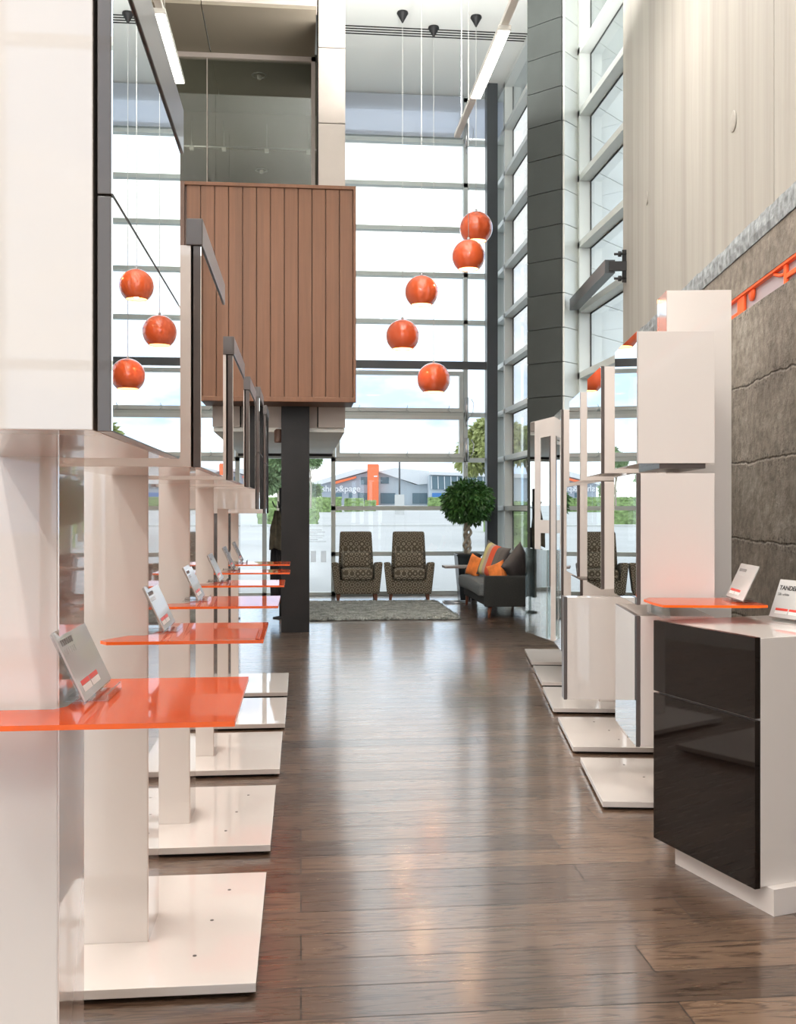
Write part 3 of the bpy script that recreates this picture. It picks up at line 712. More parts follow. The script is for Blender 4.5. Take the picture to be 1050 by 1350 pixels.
def rcab(d, xu, L, w, z0, z1, label, edge=True, mir=True, shift=0):
    """cabinet with its mirrored door towards the aisle (local -x)"""
    x, y = xr_(xu, d), yr_(xu, d)
    r = thing('mirror_cabinet', label, 'cabinet', rp(x, y), -BT, 'mirror cabinets in the right row')
    e = .018 if edge else .003
    boxo('carcass', M['white'], r, e + .002, w, 0, L, z0, z1, bev=.0015)
    dr = boxo('door', M['umber'] if edge else M['white'], r, .0015, e, 0, L, z0 - .002, z1 + .002)
    if mir: boxo('mirror', M['mirror'], dr, 0, .0015, .001, L - .001, z0, z1)
    return r
c1 = rcab(4.4, 840, .60, .337, 1.647, 2.227, 'nearest upper mirror cabinet on the right, large plain white side towards us', edge=False)
boxo('bracket', M['white'], c1, .27, .33, .60, .72, 1.66, 2.2); boxo('under_rail', M['umber'], c1, .10, .30, .01, .5, 1.625, 1.647)
c = rcab(4.4, 839, .60, .340, 1.027, 1.603, 'nearest middle mirror cabinet on the right, mirror edge framed dark'); boxo('bracket', M['white'], c, .27, .33, .60, .72, 1.1, 1.5)
c = rcab(4.4, 838.8, .56, .340, .403, .975, 'nearest lower cabinet on the right with tall dark-edged mirror door, half behind the desk unit'); boxo('bracket', M['white'], c, .27, .33, .56, .72, .5, .9)
rcab(5.5, 792.6, .56, .337, 1.642, 2.229, 'second upper mirror cabinet on the right with dark door edge')
rcab(5.5, 792.6, .56, .337, 1.006, 1.596, 'second middle mirror cabinet on the right')
c = rcab(5.45, 743.5, .10, .56, .41, .965, 'second lower cabinet on the right, wide white side and dark door edge', mir=False)
rcab(6.6, 765, .60, .337, 1.632, 2.215, 'third upper mirror cabinet on the right with pale door', edge=False)
rcab(6.6, 761, .60, .337, 1.00, 1.60, 'third middle mirror cabinet on the right')
rcab(6.6, 765, .5, .337, .45, .975, 'third lower cabinet on the right, small mirror peeping over the wide drawer unit')
t4 = rcab(7.7, 740, .50, .337, .353, 2.208, 'tall narrow mirror cabinet at the far end of the right row')
boxo('mirror_bracket', M['white'], t4, .02, .337, -.01, 0, .36, 2.2)
# open mirror door leaf
pA = at(733, 670, 8.2); pB = at(700, 670, 8.80); pA.z = pB.z = 0
dv = (pB - pA); LL = dv.length; rz = math.atan2(dv.y, dv.x)
md = thing('mirror_door', 'tall free-standing mirrored door panel with white stiles and two recessed mirrors at the far right', 'mirror door', (pA.x, pA.y, 0), rz)
# local x runs away along the leaf, local +y is towards the aisle/camera side
side = 1 if (Vector((-dv.y, dv.x, 0)).dot(F) < 0) else -1
def lf(name, m, x0, x1, y0, y1, z0, z1, par=md): 
    return boxo(name, m, par, x0, x1, min(y0 * side, y1 * side), max(y0 * side, y1 * side), z0, z1)
lf('panel', M['white'], 0, LL, -.02, .0, .35, 2.205)
lf('stile', M['white_edge'], 0, .10, 0, .006, .36, 2.20); lf('mirror', M['mirror'], LL - .12, LL, 0, .004, .36, 2.20)
lf('stile', M['white_edge'], LL - .26, LL - .12, 0, .006, .36, 2.20); lf('rail', M['white_edge'], .1, LL - .26, 0, .006, 2.05, 2.20)
m1 = lf('mirror', M['mirror'], .10, LL - .26, 0, .003, 1.35, 2.05); lf('rail', M['white_edge'], .1, LL - .26, 0, .006, 1.24, 1.35)
lf('mirror', M['mirror'], .10, LL - .26, 0, .003, .36, 1.24); lf('mirror_edge', M['umber'], .10, .125, 0, .010, .8, 2.05)
# clear acrylic boxes standing before the leaf
bm = B(); 
lf('clear_panel', M['semi'], .14, LL + .05, .012, .03, .36, 1.10)
lf('hinge_arm', M['white'], -.03, .02, -.30, -.02, 1.2, 1.26)

# right-hand orange shelf held at the cabinet face
d0, d1 = 4.03, 4.37
sA = rp(xr_(875, d0), yr_(875, d0)); 
r = thing('glass_shelf', 'orange acrylic shelf on a small clear block below the nearest right cabinets', 'shelf', sA, -BT)
bm = B(); Wd = xr_(1006, d0) - xr_(875, d0); Dp = yr_(858, d1) - yr_(875, d0)
prism(bm, [(0, 0), (Wd - .02, 0), (Wd + .02, .02), (Wd + .0, Dp + .0), (.01, Dp), (-.03, Dp * .75), (-.02, Dp * .3)], 1.050, 1.060); bm.normal_update()
for f in bm.faces: f.material_index = 0 if abs(f.normal.z) > .5 else 1
obj('shelf_plate', bm, [M['orange'], M['orange_edge']], r)
boxo('support_block', M['clear'], r, .0, .03, .01, .30, 1.005, 1.050)
boxo('support_arm', M['clear'], r, .0, .03, .30, .34, .99, 1.045)
pc_ = rp((xr_(943, 4.44) + xr_(966, 4.15)) / 2 + .02, (yr_(943, 4.30) + yr_(966, 4.10)) / 2, 1.060)
card('tilted silver product card in clear holder on the orange shelf at right', pc_, -BT - math.pi / 2, 25, w=.25)

# desk-height unit with black gloss fronts
A = at(996, 670, 3.569); Bp = at(862, 670, 4.136); A.z = Bp.z = 0
dv = (Bp - A); Ld = dv.length; rz = math.atan2(dv.y, dv.x)      # local x runs from the near corner away from us
vu = thing('vanity_cabinet', 'low white cabinet with black gloss drawer and door in the right foreground', 'cabinet', (A.x, A.y, 0), rz)
# local +y is left of travel: the aisle; the body lies to local -y
boxo('carcass', M['white'], vu, .0, Ld, -1.05, -.026, .095, .985, bev=.002)
boxo('drawer_front', M['blackgloss'], vu, 0, Ld, -.024, 0, .698, .988, bev=.0015)
boxo('door', M['blackgloss'], vu, 0, Ld, -.024, 0, .090, .690, bev=.0015)
boxo('gap_rail', M['white_edge'], vu, .01, Ld - .005, -.03, -.024, .685, .70)
boxo('plinth', M['white_edge'], vu, -.036, Ld - .075, -1.1, -.052, 0, .095)
dxn = dv.normalized(); nin = Vector((dxn.y, -dxn.x, 0))
c0 = at(1014.5, 670, 4.20); c0.z = 0
cpos = c0 - dxn * .13; cpos.z = .985
card('silver price card printed TANDEM standing on the low black-fronted cabinet', cpos, rz + math.pi, 22, 'TANDEM', 'Silk white', w=.26, h=.165)

# ------------------------------------------------------------------ seating
def cushion(name, m, w, h, t, mat4, parent=None, n=14, pinch=.12):
    bm = B(); g = {}
    for s in (-1, 1):
        for i in range(n + 1):
            for j in range(n + 1):
                a, b = i / n * 2 - 1, j / n * 2 - 1
                e = (1 - a ** 4) * (1 - b ** 4)
                if (i in (0, n) or j in (0, n)) and s == 1: g[(s, i, j)] = g[(-1, i, j)]; continue
                px = a * w / 2 * (1 - pinch * (1 - b * b) * abs(a)); pz = b * h / 2 * (1 - pinch * (1 - a * a) * abs(b))
                g[(s, i, j)] = bm.verts.new((px, s * t / 2 * (max(e, 0) ** .55), pz))
        for i in range(n):
            for j in range(n):
                f = [g[(s, i, j)], g[(s, i + 1, j)], g[(s, i + 1, j + 1)], g[(s, i, j + 1)]]
                if len(set(f)) >= 3:
                    ff = bm.faces.new(f if s == 1 else f[::-1]); ff.smooth = True
    o = obj(name, bm, m, parent); o.matrix_local = mat4; return o
def softbox(name, m, parent, a, bev=.03, sub=True, fn=None):
    bm = B(); box(bm, *a, bev=bev)
    if sub:
        bmesh.ops.subdivide_edges(bm, edges=bm.edges[:], cuts=2, use_grid_fill=True)
    if fn:
        for v in bm.verts: fn(v)
    for f in bm.faces: f.smooth = True
    return obj(name, bm, m, parent)
def armchair(u, lab, rz):
    p = at(u, 793.3, 15.5); p.z = 0
    r = thing('armchair', lab, 'armchair', (p.x, p.y, 0), rz, 'patterned armchairs by the end glazing')
    # front towards -y; width 0.80
    softbox('base', M['chairfab'], r, (-.33, .33, .02, .66, .115, .34), .02, fn=lambda v: None)
    for s in (-1, 1):
        def fn(v, s=s):
            k = (v.co.z - .115) / .5; v.co.x += s * (.055 * k)          # arms splay outwards
            v.co.z -= max(0, (v.co.y - .05)) * .06 * k
        softbox('arm', M['chairfab'], r, (min(s * .235, s * .345), max(s * .235, s * .345), 0, .68, .115, .615), .035, fn=fn)
    softbox('seat_cushion', M['chairfab'], r, (-.245, .245, -.03, .52, .335, .50), .055, fn=lambda v: setattr(v.co, 'z', v.co.z + (.02 * (1 - (v.co.x / .26) ** 2) if v.co.z > .42 else 0)))
    def fb(v):
        k = (v.co.z - .3) / .77; v.co.y += .12 * k - .0; v.co.x *= 1.12 - .14 * k
    softbox('backrest', M['chairfab'], r, (-.26, .26, .50, .64, .3, 1.075), .035, fn=fb)
    cushion('lumbar_cushion', M['chairfab'], .50, .28, .13, Matrix.Translation((0, .385, .63)) @ Matrix.Rotation(math.radians(-12), 4, 'X'), r, pinch=.05)
    for sx in (-1, 1):
        for y, tilt in ((.07, -.01), (.60, .03)):
            bm = B(); t = .028; vs = []
            for z, q, dx in ((.118, t, 0), (0, .018, sx * .012)):
                vs.append([bm.verts.new((sx * .285 + dx + a * q, y + (tilt if z == 0 else 0) + b * q, z)) for a, b in ((-1, -1), (1, -1), (1, 1), (-1, 1))])
            for k in range(4): bm.faces.new((vs[0][k], vs[0][(k + 1) % 4], vs[1][(k + 1) % 4], vs[1][k]))
            bm.faces.new(vs[0]); bm.faces.new(vs[1][::-1]); obj('leg', bm, M['leg_wood'], r)
armchair(471.3, 'left taupe patterned high-back armchair facing us before the glazing', -TH * .2)
armchair(540, 'right taupe patterned high-back armchair, nearer the potted tree', -TH * .9)

# rug
p0 = on_floor(609.5, 816.8); p1 = on_floor(574.3, 792.8)
xr1 = p0.x; ya, yb = p0.y, p1.y - .10; xl1 = xr1 - 2.12
bm = B(); nx, ny = 110, 130; g = []
for j in range(ny + 1):
    row = []
    for i in range(nx + 1):
        a, b = i / nx, j / ny; edge = min(i, nx - i, j, ny - j) / 3
        z = .012 + .024 * min(1, edge) + (random.random() - .5) * .016
        row.append(bm.verts.new((xl1 + (xr1 - xl1) * a + (random.random() - .5) * .018, ya + (yb - ya) * b + (random.random() - .5) * .018, z)))
    g.append(row)
for a, b in zip(g, g[1:]):
    for k in range(nx): bm.faces.new((a[k], a[k + 1], b[k + 1], b[k]))
for k in range(15000):
    x, y = random.uniform(xl1, xr1), random.uniform(ya, yb); h = random.uniform(.03, .055); an = random.uniform(0, 6.28); w = .006
    dx, dy = random.uniform(-.02, .02), random.uniform(-.02, .02)
    v = [bm.verts.new((x - w * math.cos(an), y - w * math.sin(an), .01)), bm.verts.new((x + w * math.cos(an), y + w * math.sin(an), .01)), bm.verts.new((x + dx, y + dy, h))]
    bm.faces.new(v)
box(bm, xl1 + .02, xr1 - .02, ya + .02, yb - .02, 0, .012)
tag(obj('shag_rug', bm, M['rug']), 'grey shaggy rug on the wooden floor in front of the armchairs', 'rug')

# sofa (front towards -x, length along y)
sx0, sy0 = 2.41, 12.98; SL, SD = 1.98, .84
sf = thing('sofa', 'charcoal two-seat sofa with wooden legs facing left beside the glazing', 'sofa', (sx0, sy0, 0))
softbox('seat_frame', M['sofa'], sf, (.03, SD, .06, SL - .06, .15, .27), .015)
softbox('near_arm', M['sofa'], sf, (.0, SD, .0, .12, .15, .555), .02)
softbox('far_arm', M['sofa'], sf, (.05, SD, SL - .12, SL, .15, .555), .02)
softbox('backrest', M['sofa'], sf, (SD - .17, SD, .06, SL - .06, .15, .78), .04)
def fs(v):
    if v.co.z > .4: v.co.z += .02 * (1 - ((v.co.y - SL / 2) / (SL / 2)) ** 2)
    v.co.x -= .02 * math.sin((v.co.y - .12) / (SL - .24) * 2 * math.pi + 1.5) * (v.co.x < .2)
softbox('seat_cushion', M['sofa_seat'], sf, (-.05, .68, .125, SL - .125, .275, .455), .05, fn=fs)
for x in (.08, SD - .08):
    for y in (.08, SL - .10):
        bm = B(); tube(bm, [(x, y, .155), (x - .015 if x < .3 else x + .015, y, .0)], [.030, .017], 12); obj('leg', bm, M['leg_wood'], sf)
def cushR(name, lab, m, w, h, t, x, y, z, rx, ry, rz):
    M4 = Matrix.Translation((sx0 + x, sy0 + y, z)) @ Matrix.Rotation(rz, 4, 'Z') @ Matrix.Rotation(rx, 4, 'X') @ Matrix.Rotation(ry, 4, 'Y')
    o = cushion(name, m, w, h, t, M4); return tag(o, lab, 'cushion', 'cushions on the sofa')
RD = math.radians
cushR('cushion', 'large dark taupe cushion standing on its corner at the near sofa arm', M['cush_grey'], .46, .46, .16, .50, .32, .69, RD(12), RD(42), RD(35))
cushR('cushion', 'large cushion with orange and yellow stripes leaning on the sofa back', M['stripe'], .52, .52, .15, .30, .98, .70, RD(-16), RD(12), RD(-58))
cushR('cushion', 'small orange cushion at the far end of the sofa', M['cush_orange'], .28, .32, .12, .10, 1.36, .61, RD(-12), RD(16), RD(-55))
cushR('cushion', 'small orange cushion in front of the dark cushion by the near sofa arm', M['cush_orange'], .28, .26, .11, .24, .42, .585, RD(-10), RD(-22), RD(-40))

# side table
tp = at(602, 670, 15.38); tp.z = 0
st = thing('side_table', 'small C-shaped side table with thin top between armchair and sofa', 'side table', (tp.x, tp.y, 0))
boxo('table_top', M['table_top'], st, -.20, .22, -.17, .17, .535, .570, bev=.004)
bm = B()
for y in (-.15, .15): tube(bm, [(-.19, y, .012), (.20, y, .012)], .011, 8)
tube(bm, [(-.19, -.15, .012), (-.19, .15, .012)], .011, 8); tube(bm, [(.20, -.15, .012), (.20, -.15, .54)], .011, 8); tube(bm, [(.20, .15, .012), (.20, .15, .54)], .011, 8); obj('frame', bm, M['silver'], st)

# braided ficus in a black planter
fp = at(616.5, 670, 15.9); fp.z = 0
pt = thing('potted_tree', 'round-headed potted tree with braided trunk in a tall black planter', 'potted plant', (fp.x, fp.y, 0))
bm = B()
def frus(bm, w0, w1, z0, z1):
    a = [bm.verts.new((x * w0, y * w0, z0)) for x, y in ((-1, -1), (1, -1), (1, 1), (-1, 1))]; b = [bm.verts.new((x * w1, y * w1, z1)) for x, y in ((-1, -1), (1, -1), (1, 1), (-1, 1))]
    for k in range(4): bm.faces.new((a[k], a[(k + 1) % 4], b[(k + 1) % 4], b[k]))
    bm.faces.new(a[::-1]); bm.faces.new(b)
frus(bm, .13, .185, 0, .70); box(bm, -.20, .20, -.20, .20, .695, .725, bev=.004); obj('planter', bm, M['pot'], pt)
boxo('soil', M['soil'], pt, -.17, .17, -.17, .17, .715, .735)
for k in range(3):
    bm = B(); pts = []
    for i in range(60):
        z = .72 + i * .011; a = z * 15.5 + k * 2.094; rr = .045 + .012 * math.sin(z * 31)
        pts.append((rr * math.cos(a), rr * math.sin(a), z))
    pts += [(pts[-1][0] * 2.5, pts[-1][1] * 2.5, 1.45), (pts[-1][0] * 4, pts[-1][1] * 4, 1.62)]
    tube(bm, pts, [.023] * 60 + [.018, .01], 8); obj('stem', bm, M['bark'], pt)
def leafcloud(bm, blobs, n, size, shell=.5, droop=.5):
    tot = sum(b[3] ** 2 for b in blobs)
    for c in blobs:
        cx, cy, cz, r = c[:4]; sz = c[4] if len(c) > 4 else 1
        for _ in range(int(n * r * r / tot)):
            while True:
                d = Vector((random.gauss(0, 1), random.gauss(0, 1), random.gauss(0, 1)))
                if d.length > .1: break
            d.normalize(); q = r * (shell + (1 - shell) * random.random() ** .6)
            q *= 1 + .18 * noise.noise(d * 3 + Vector((cx, cy, cz)))
            p = Vector((cx + d.x * q, cy + d.y * q, cz + d.z * q * sz))
            ax = (d + Vector((random.uniform(-.8, .8), random.uniform(-.8, .8), random.uniform(-.8, .4) - droop))).normalized()
            sd = ax.cross(Vector((random.uniform(-1, 1), random.uniform(-1, 1), random.uniform(-1, 1)))).normalized()
            up = sd.cross(ax); L = size * random.uniform(.7, 1.3); w = L * .24
            v = [bm.verts.new(p), bm.verts.new(p + ax * L * .5 + sd * w + up * w * .4), bm.verts.new(p + ax * L), bm.verts.new(p + ax * L * .5 - sd * w + up * w * .4)]
            bm.faces.new((v[0], v[1], v[2])); bm.faces.new((v[0], v[2], v[3]))
bm = B(); zc = EYE + (HY - 659) / FP * 15.9
leafcloud(bm, [(0, 0, zc, .385, .84), (.06, 0, zc + .03, .3, .84), (-.12, -.05, zc - .06, .27), (.12, 0, zc - .10, .26)], 8500, .075, .35)
obj('foliage', bm, M['leaf'], pt)

# coat stand with coats behind the column
cp = at(370, 670, 13.2); cp.z = 0
cs = thing('coat_stand', 'slim black coat stand half hidden behind the steel column', 'coat stand', (cp.x, cp.y, 0))
bm = B(); tube(bm, [(0, 0, 0), (0, 0, 1.72)], .018, 10); obj('pole', bm, M['black'], cs)
bm = B(); lathe(bm, [(0, 0), (.10, 0), (.10, .015), (.03, .03), (0, .03)], 20); obj('foot', bm, M['black'], cs)
for a in range(4):
    bm = B(); t = a * 1.57 + .3; tube(bm, [(0, 0, 1.45), (.08 * math.cos(t), .08 * math.sin(t), 1.47), (.11 * math.cos(t), .11 * math.sin(t), 1.54)], .009, 8); obj('hook', bm, M['black'], cs)
def coat(name, lab, m, x, y, ztop, zbot, w, dpt, seed):
    bm = B(); n = 28; rings = []
    for k in range(15):
        f = k / 14; z = ztop + (zbot - ztop) * f; ww = w * (.25 + .75 * min(1, f * 2.2) + .12 * f)
        rings.append([bm.verts.new((x + (ww + .022 * math.sin(a * 5 + seed + f * 3)) * math.cos(a) , y + (dpt * (.4 + .6 * f) + .02 * math.sin(a * 7 + seed)) * math.sin(a), z + .02 * math.sin(a * 3 + seed) * f)) for a in [i * 2 * math.pi / n for i in range(n)]])
    for a, b in zip(rings, rings[1:]):
        for i in range(n):
            fc = bm.faces.new((a[i], a[(i + 1) % n], b[(i + 1) % n], b[i])); fc.smooth = True
    bm.faces.new(rings[0]); bm.faces.new(rings[-1][::-1]); tube(bm, [(x + w * .8, y - dpt, ztop - .12), (x + w * 1.05, y - dpt, (ztop + zbot) / 2)], [.05, .035], 10); 
    o = obj(name, bm, m, loc=(cp.x, cp.y, 0)); return tag(o, lab, 'coat', 'coats on the stand')
coat('coat', 'olive patterned jacket hanging on the coat stand', M['coat'], -.045, -.05, 1.42, .92, .075, .07, 1)
coat('coat', 'black coat hanging low on the coat stand beneath the olive jacket', M['coatb'], -.05, .07, 1.30, .22, .065, .06, 4)

# ------------------------------------------------------------------ outdoors
bm = B(); prof = [(YB + .15, -.06), (45, -.03), (60, 0), (80, .14), (120, 1.0), (200, 2.05), (420, 2.6)]
prev = None
for y, z in prof:
    r_ = [bm.verts.new((x, y, z)) for x in (-160, 7.2, 160)]
    if prev: 
        for k in range(2): bm.faces.new((prev[k], prev[k + 1], r_[k + 1], r_[k]))
    prev = r_
g0 = [bm.verts.new(c) for c in ((XR + .1, -30, -.06), (160, -30, -.06), (160, YB + .15, -.06), (XR + .1, YB + .15, -.06))]; bm.faces.new(g0)
g0 = [bm.verts.new(c) for c in ((-60, -60, -.13), (160, -60, -.13), (160, YF - .3, -.13), (-60, YF - .3, -.13))]; bm.faces.new(g0)
struct(obj('car_park', bm, M['asphalt'])); 
def gz(d):
    for (a, za), (b, zb) in zip(prof, prof[1:]):
        if a <= d <= b: return za + (zb - za) * (d - a) / (b - a)
    return 0
def hedge(u0, u1, vt, d, lab, dep=1.6):
    a, b = at(u0, 670, d), at(u1, 670, d); z0 = gz(a.y) - .05; z1 = EYE + (HY - vt) / FP * d
    bm = B(); L = abs(b.x - a.x); nx = max(3, int(L / .25)); nz = 7; 
    box(bm, 0, L, 0, dep, 0, z1 - z0); bmesh.ops.subdivide_edges(bm, edges=bm.edges[:], cuts=7, use_grid_fill=True)
    for v in bm.verts: v.co += Vector((noise.noise(v.co * 2), noise.noise(v.co * 2 + Vector((5, 0, 0))), noise.noise(v.co * 2 + Vector((9, 0, 0))))) * .18
    blobs = []
    for _ in range(int(60 * L * (z1 - z0))):
        x, y, z = random.uniform(0, L), random.choice((0, random.uniform(0, dep))), random.uniform(.1, z1 - z0)
        if y > 0: z = z1 - z0
        s = .16; dr = Vector((random.gauss(0, 1), random.gauss(0, 1), random.gauss(0, 1))).normalized() * s; q = dr.cross(Vector((0, .3, 1))) * .6
        p = Vector((x, y, z)); bm.faces.new([bm.verts.new(p - q), bm.verts.new(p + dr), bm.verts.new(p + q)])
    o = obj('hedge', bm, M['hedge'], loc=(a.x, a.y, z0)); return tag(o, lab, 'hedge', 'clipped hedges across the car park')
hedge(340, 451, 656, 118, 'long clipped hedge seen behind the steel column')
hedge(455, 479.5, 657.5, 122, 'clipped hedge block just left of the orange tower')
hedge(482, 496, 660, 126, 'smallest clipped hedge block at the foot of the orange tower')
hedge(340, 420, 671, 78, 'nearer tall hedge at the left, ending beside the steel column')
hedge(566, 600, 656, 150, 'far hedge strip beyond the potted tree')
hedge(645, 760, 662, 60, 'hedge row seen through the right-hand side glazing')
hedge(662, 790, 679, 38, 'nearer tall hedge seen low through the right-hand side glazing')
def tree(u, v, d, ru, lab, m, nb=9, n=5200, leaf=.42):
    c = at(u, v, d); r0 = ru / FP * d; g = gz(c.y) if c.y < 400 else 0
    t = thing('tree', lab, 'tree', (c.x, c.y, g), 0, 'trees outside the glazing')
    bm = B(); tube(bm, [(0, 0, 0), (.1, 0, (c.z - g) * .5), (-.1, .1, c.z - g)], [r0 * .09, r0 * .07, r0 * .03], 8)
    for k in range(5):
        a = k * 1.26; tube(bm, [(0, 0, (c.z - g) * .6), (r0 * .5 * math.cos(a), r0 * .5 * math.sin(a), c.z - g + r0 * .2 * math.sin(k))], [r0 * .04, r0 * .015], 6)
    obj('trunk', bm, M['bark'], t)
    bm = B(); bl = []
    for k in range(nb):
        a = random.uniform(0, 6.28); e = random.uniform(-.7, .9); q = random.uniform(.3, .72) * r0
        bl.append((q * math.cos(a) * math.cos(e), q * math.sin(a) * math.cos(e), c.z - g + q * math.sin(e) * 1.1, r0 * random.uniform(.32, .5)))
    leafcloud(bm, bl, n, leaf, .2); obj('crown', bm, m, t)
tree(648, 590, 46, 44, 'yellow-green tree outside behind the corner column', M['tree_y'], 12, 9000, .30)
tree(700, 585, 42, 34, 'olive tree outside seen through the side glazing', M['tree_y'], 9, 6000, .30)
tree(366, 622, 75, 28, 'green tree outside seen left of the steel column', M['tree_g'], 9, 5000, .42)
tree(409, 604, 95, 16, 'smaller green tree outside just right of the steel column', M['tree_g'], 7, 3000, .42)
tree(415, 647, 140, 9, 'low pale green shrubby tree before the far building', M['tree_g'], 6, 1500, .6)
# far building with gabled roof and orange tower
D = 200.0
fb_ = thing('far_building', 'blue grey showroom building with low gabled roof and orange tower across the car park', 'building', at(495, 670, D))
fb_.location.z = 0; fb_.rotation_euler = (0, 0, -TH)
def fx(u): return (u - 495) / FP * D
def fz(v): return EYE + (HY - v) / FP * D
def fpoly(name, pts, y0, y1, m, par=fb_):
    bm = B(); a = [bm.verts.new((fx(u), y0, fz(v))) for u, v in pts]; b = [bm.verts.new((fx(u), y1, fz(v))) for u, v in pts]; n = len(pts)
    for k in range(n): bm.faces.new((a[k], a[(k + 1) % n], b[(k + 1) % n], b[k]))
    bm.faces.new(a[::-1]); bm.faces.new(b); return obj(name, bm, m, par)
fpoly('left_wing', [(423, 668), (486, 668), (486, 622.5), (437, 634), (423, 638)], 0, 14, M['bld_dk'])
fpoly('right_wing', [(486, 668), (566, 668), (566, 636), (548, 639), (502, 622), (486, 620)], .5, 14, M['bld'])
fpoly('roof', [(415, 641), (486, 621), (486, 619.5), (470, 618.5), (412, 636)], -.8, 13, M['roof'])
fpoly('roof', [(498, 622), (502, 623), (530, 632), (552, 639), (566, 637.5), (566, 621), (520, 617)], -.6, 30, M['roof'])
fpoly('fascia', [(438, 636), (470, 628), (470, 630.5), (438, 639.5)], -.9, 0, M['tower'])
tw = fpoly('tower', [(485, 667), (499.5, 667), (499.5, 612.5), (485, 612.5)], -1.8, 6, M['tower'])
for a in ((441, 451, 650, 656), (460, 465, 650, 656), (472, 484.5, 650, 660), (476, 485, 629, 639), (502, 513, 629, 637.5), (502, 521.5, 650, 664), (544, 563.5, 650, 664)):
    fpoly('window', [(a[0], a[3]), (a[1], a[3]), (a[1], a[2]), (a[0], a[2])], -.12 if a[0] < 500 else .35, .6, M['far_win'])
fpoly('window', [(553, 631), (562, 631), (560, 637), (555, 637)], .3, 1, M['far_win'])
text_mesh('sign_lettering', 'shop&page', fx(495 + 11.6), M['signwhite'], fb_, Matrix.Translation((fx(424.5), -.2, fz(648))) @ Matrix.Rotation(math.pi / 2, 4, 'X') , thick=.05, bold=.03)
fpoly('tower_sign', [(493.5, 627.5), (498, 627.5), (498, 629), (493.5, 629)], -1.9, -1.8, M['signwhite'])
f2 = thing('far_building', 'pale industrial building with slanted glass front beside the orange tower building', 'building', at(600, 670, 190)); f2.location.z = 0; f2.rotation_euler = (0, 0, -TH)
def f2poly(name, pts, y0, y1, m):
    k = 190 / FP; bm = B(); a = [bm.verts.new(((u - 600) * k, y0, EYE + (HY - v) * k)) for u, v in pts]; b = [bm.verts.new(((u - 600) * k, y1, EYE + (HY - v) * k)) for u, v in pts]; n = len(pts)
    for q in range(n): bm.faces.new((a[q], a[(q + 1) % n], b[(q + 1) % n], b[q]))
    bm.faces.new(a[::-1]); bm.faces.new(b); return obj(name, bm, m, f2)
f2poly('wall', [(566, 668), (790, 668), (790, 634), (640, 626), (566, 626)], 0, 16, M['bld']); f2poly('roof', [(567, 626), (800, 634), (800, 628), (567, 622)], -1, 18, M['roof'])
f2poly('glass_front', [(570, 645), (640, 645), (640, 628), (568, 628)], -.4, .1, M['far_win'])
for k in range(9): f2poly('glazing_bar', [(569 + k * 8.5, 645), (570 + k * 8.5, 645), (569.5 + k * 8.5, 628), (568.5 + k * 8.5, 628)], -.6, -.4, M['roof'])
f2poly('blue_door', [(570, 656), (640, 656), (640, 650), (570, 650)], -.3, .1, pb('blue_panel', (.06, .2, .5), .5))
lp = thing('lamp_post', 'slim grey lamp post standing before the far building', 'lamp post', at(527, 670, 110)); lp.location.z = gz(110)
bm = B(); tube(bm, [(0, 0, 0), (0, 0, EYE + (HY - 605) / FP * 110 - gz(110))], .10, 8); obj('pole', bm, M['steel_grey'], lp)
boxo('base', M['kerb'], lp, -.5, .5, -.3, .3, -.2, EYE + (HY - 652) / FP * 110 - gz(110))
kb = boxo('kerb', M['kerb'], None, 0, 16, 0, 2.2, -.1, .16, loc=at(330, 670, 73) * 1.0); kb.location.z = gz(75) - .02; tag(kb, 'low pale kerb island beneath the nearer left hedge', 'kerb')

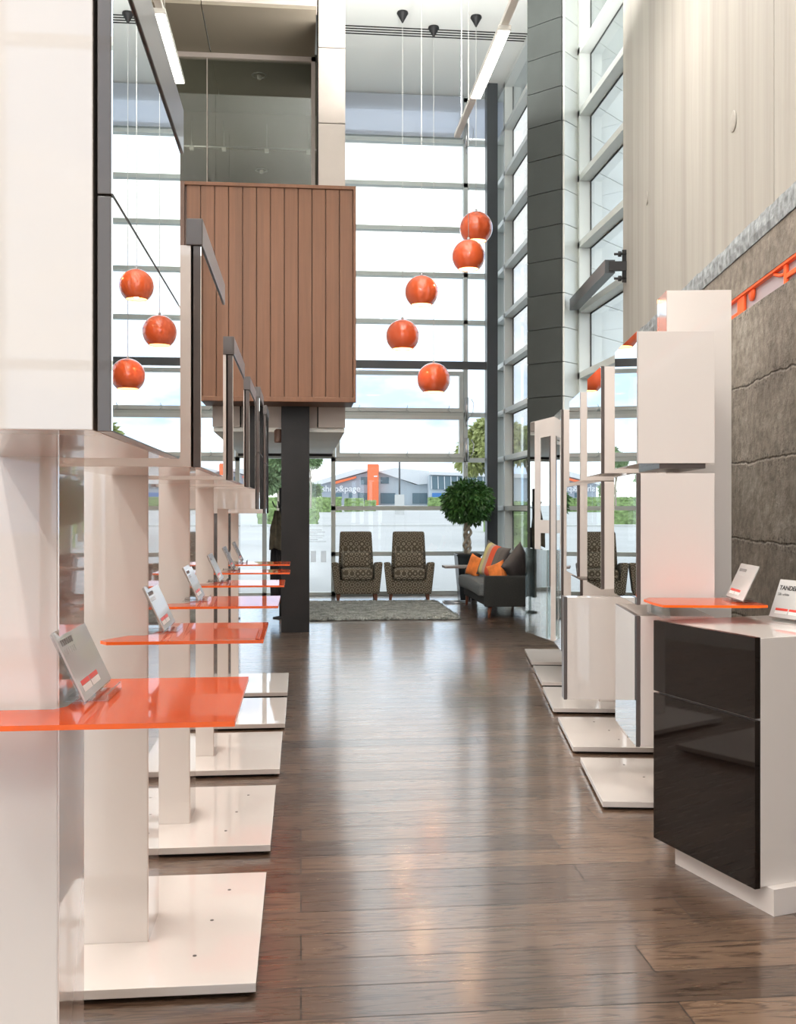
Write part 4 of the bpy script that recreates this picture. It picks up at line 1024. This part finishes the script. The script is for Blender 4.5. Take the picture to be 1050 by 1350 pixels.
# ------------------------------------------------------------------ light
w = bpy.data.worlds.new('sky'); bpy.context.scene.world = w; w.use_nodes = True; t = w.node_tree; bg = t.nodes['Background']
tc = t.nodes.new('ShaderNodeTexCoord'); mp = t.nodes.new('ShaderNodeMapping'); mp.inputs['Scale'].default_value = (1, 1, 2.6); t.links.new(tc.outputs['Generated'], mp.inputs['Vector'])
n = tnoise(t, mp.outputs['Vector'], 2.4, 6, .6)
c = ramp(t, n, [(.38, (.46, .69, 1.0)), (.54, (1, 1, 1))]); t.links.new(c, bg.inputs['Color']); bg.inputs['Strength'].default_value = 1.55
def area(name, loc, rot, sx, sy, e, col=(1, .93, .86)):
    l = bpy.data.lights.new(name, 'AREA'); l.shape = 'RECTANGLE'; l.size = sx; l.size_y = sy; l.energy = e; l.color = col
    o = bpy.data.objects.new(name, l); C.objects.link(o); o.location = loc; o.rotation_euler = rot; return o
# added fill lamps: downlight standing in for the fittings, plus a trackless row
for x in (pL.x, xRt - .2, -3.0):
    for y in (-3.4, -.2, 3.4, 7.0):
        area('fill_downlight', (x, y, 5.78), (0, 0, 0), .12, 1.5, 60, (1, .93, .87))
area('fill_uplight', (xRt - .25, 8.9, 5.98), (math.pi, 0, 0), .12, 6, 420, (1, .99, .97))  # added upward lamp that brightens the far ceiling
area('fill_uplight', (pL.x, 2.0, 5.98), (math.pi, 0, 0), .12, 10, 260, (1, .98, .95))  # added upward lamp for the ceiling over the left row
area('room_fill', (-1.6, 13.4, 5.6), (math.radians(150), 0, 0), 1.2, .6, 18, (1, .93, .82))  # added lamp with no fitting, lifts the dim upper room
# added area lamp standing in for daylight from behind the camera
area('street_fill', ((XL + 6.0) / 2, YF - .25, 4.1), (math.pi / 2, 0, 0), 9.5, 7.8, 240, (1, .965, .94))
s = bpy.context.scene
s.view_settings.view_transform = 'Standard'; s.view_settings.look = 'None'; s.view_settings.gamma = 1; s.view_settings.exposure = .32
s.view_settings.use_curve_mapping = False
s.cycles.use_denoising = True; s.cycles.max_bounces = 10; s.cycles.transparent_max_bounces = 24; s.cycles.diffuse_bounces = 5; s.cycles.glossy_bounces = 6
s.cycles.caustics_reflective = False; s.cycles.caustics_refractive = False; s.cycles.sample_clamp_indirect = 6
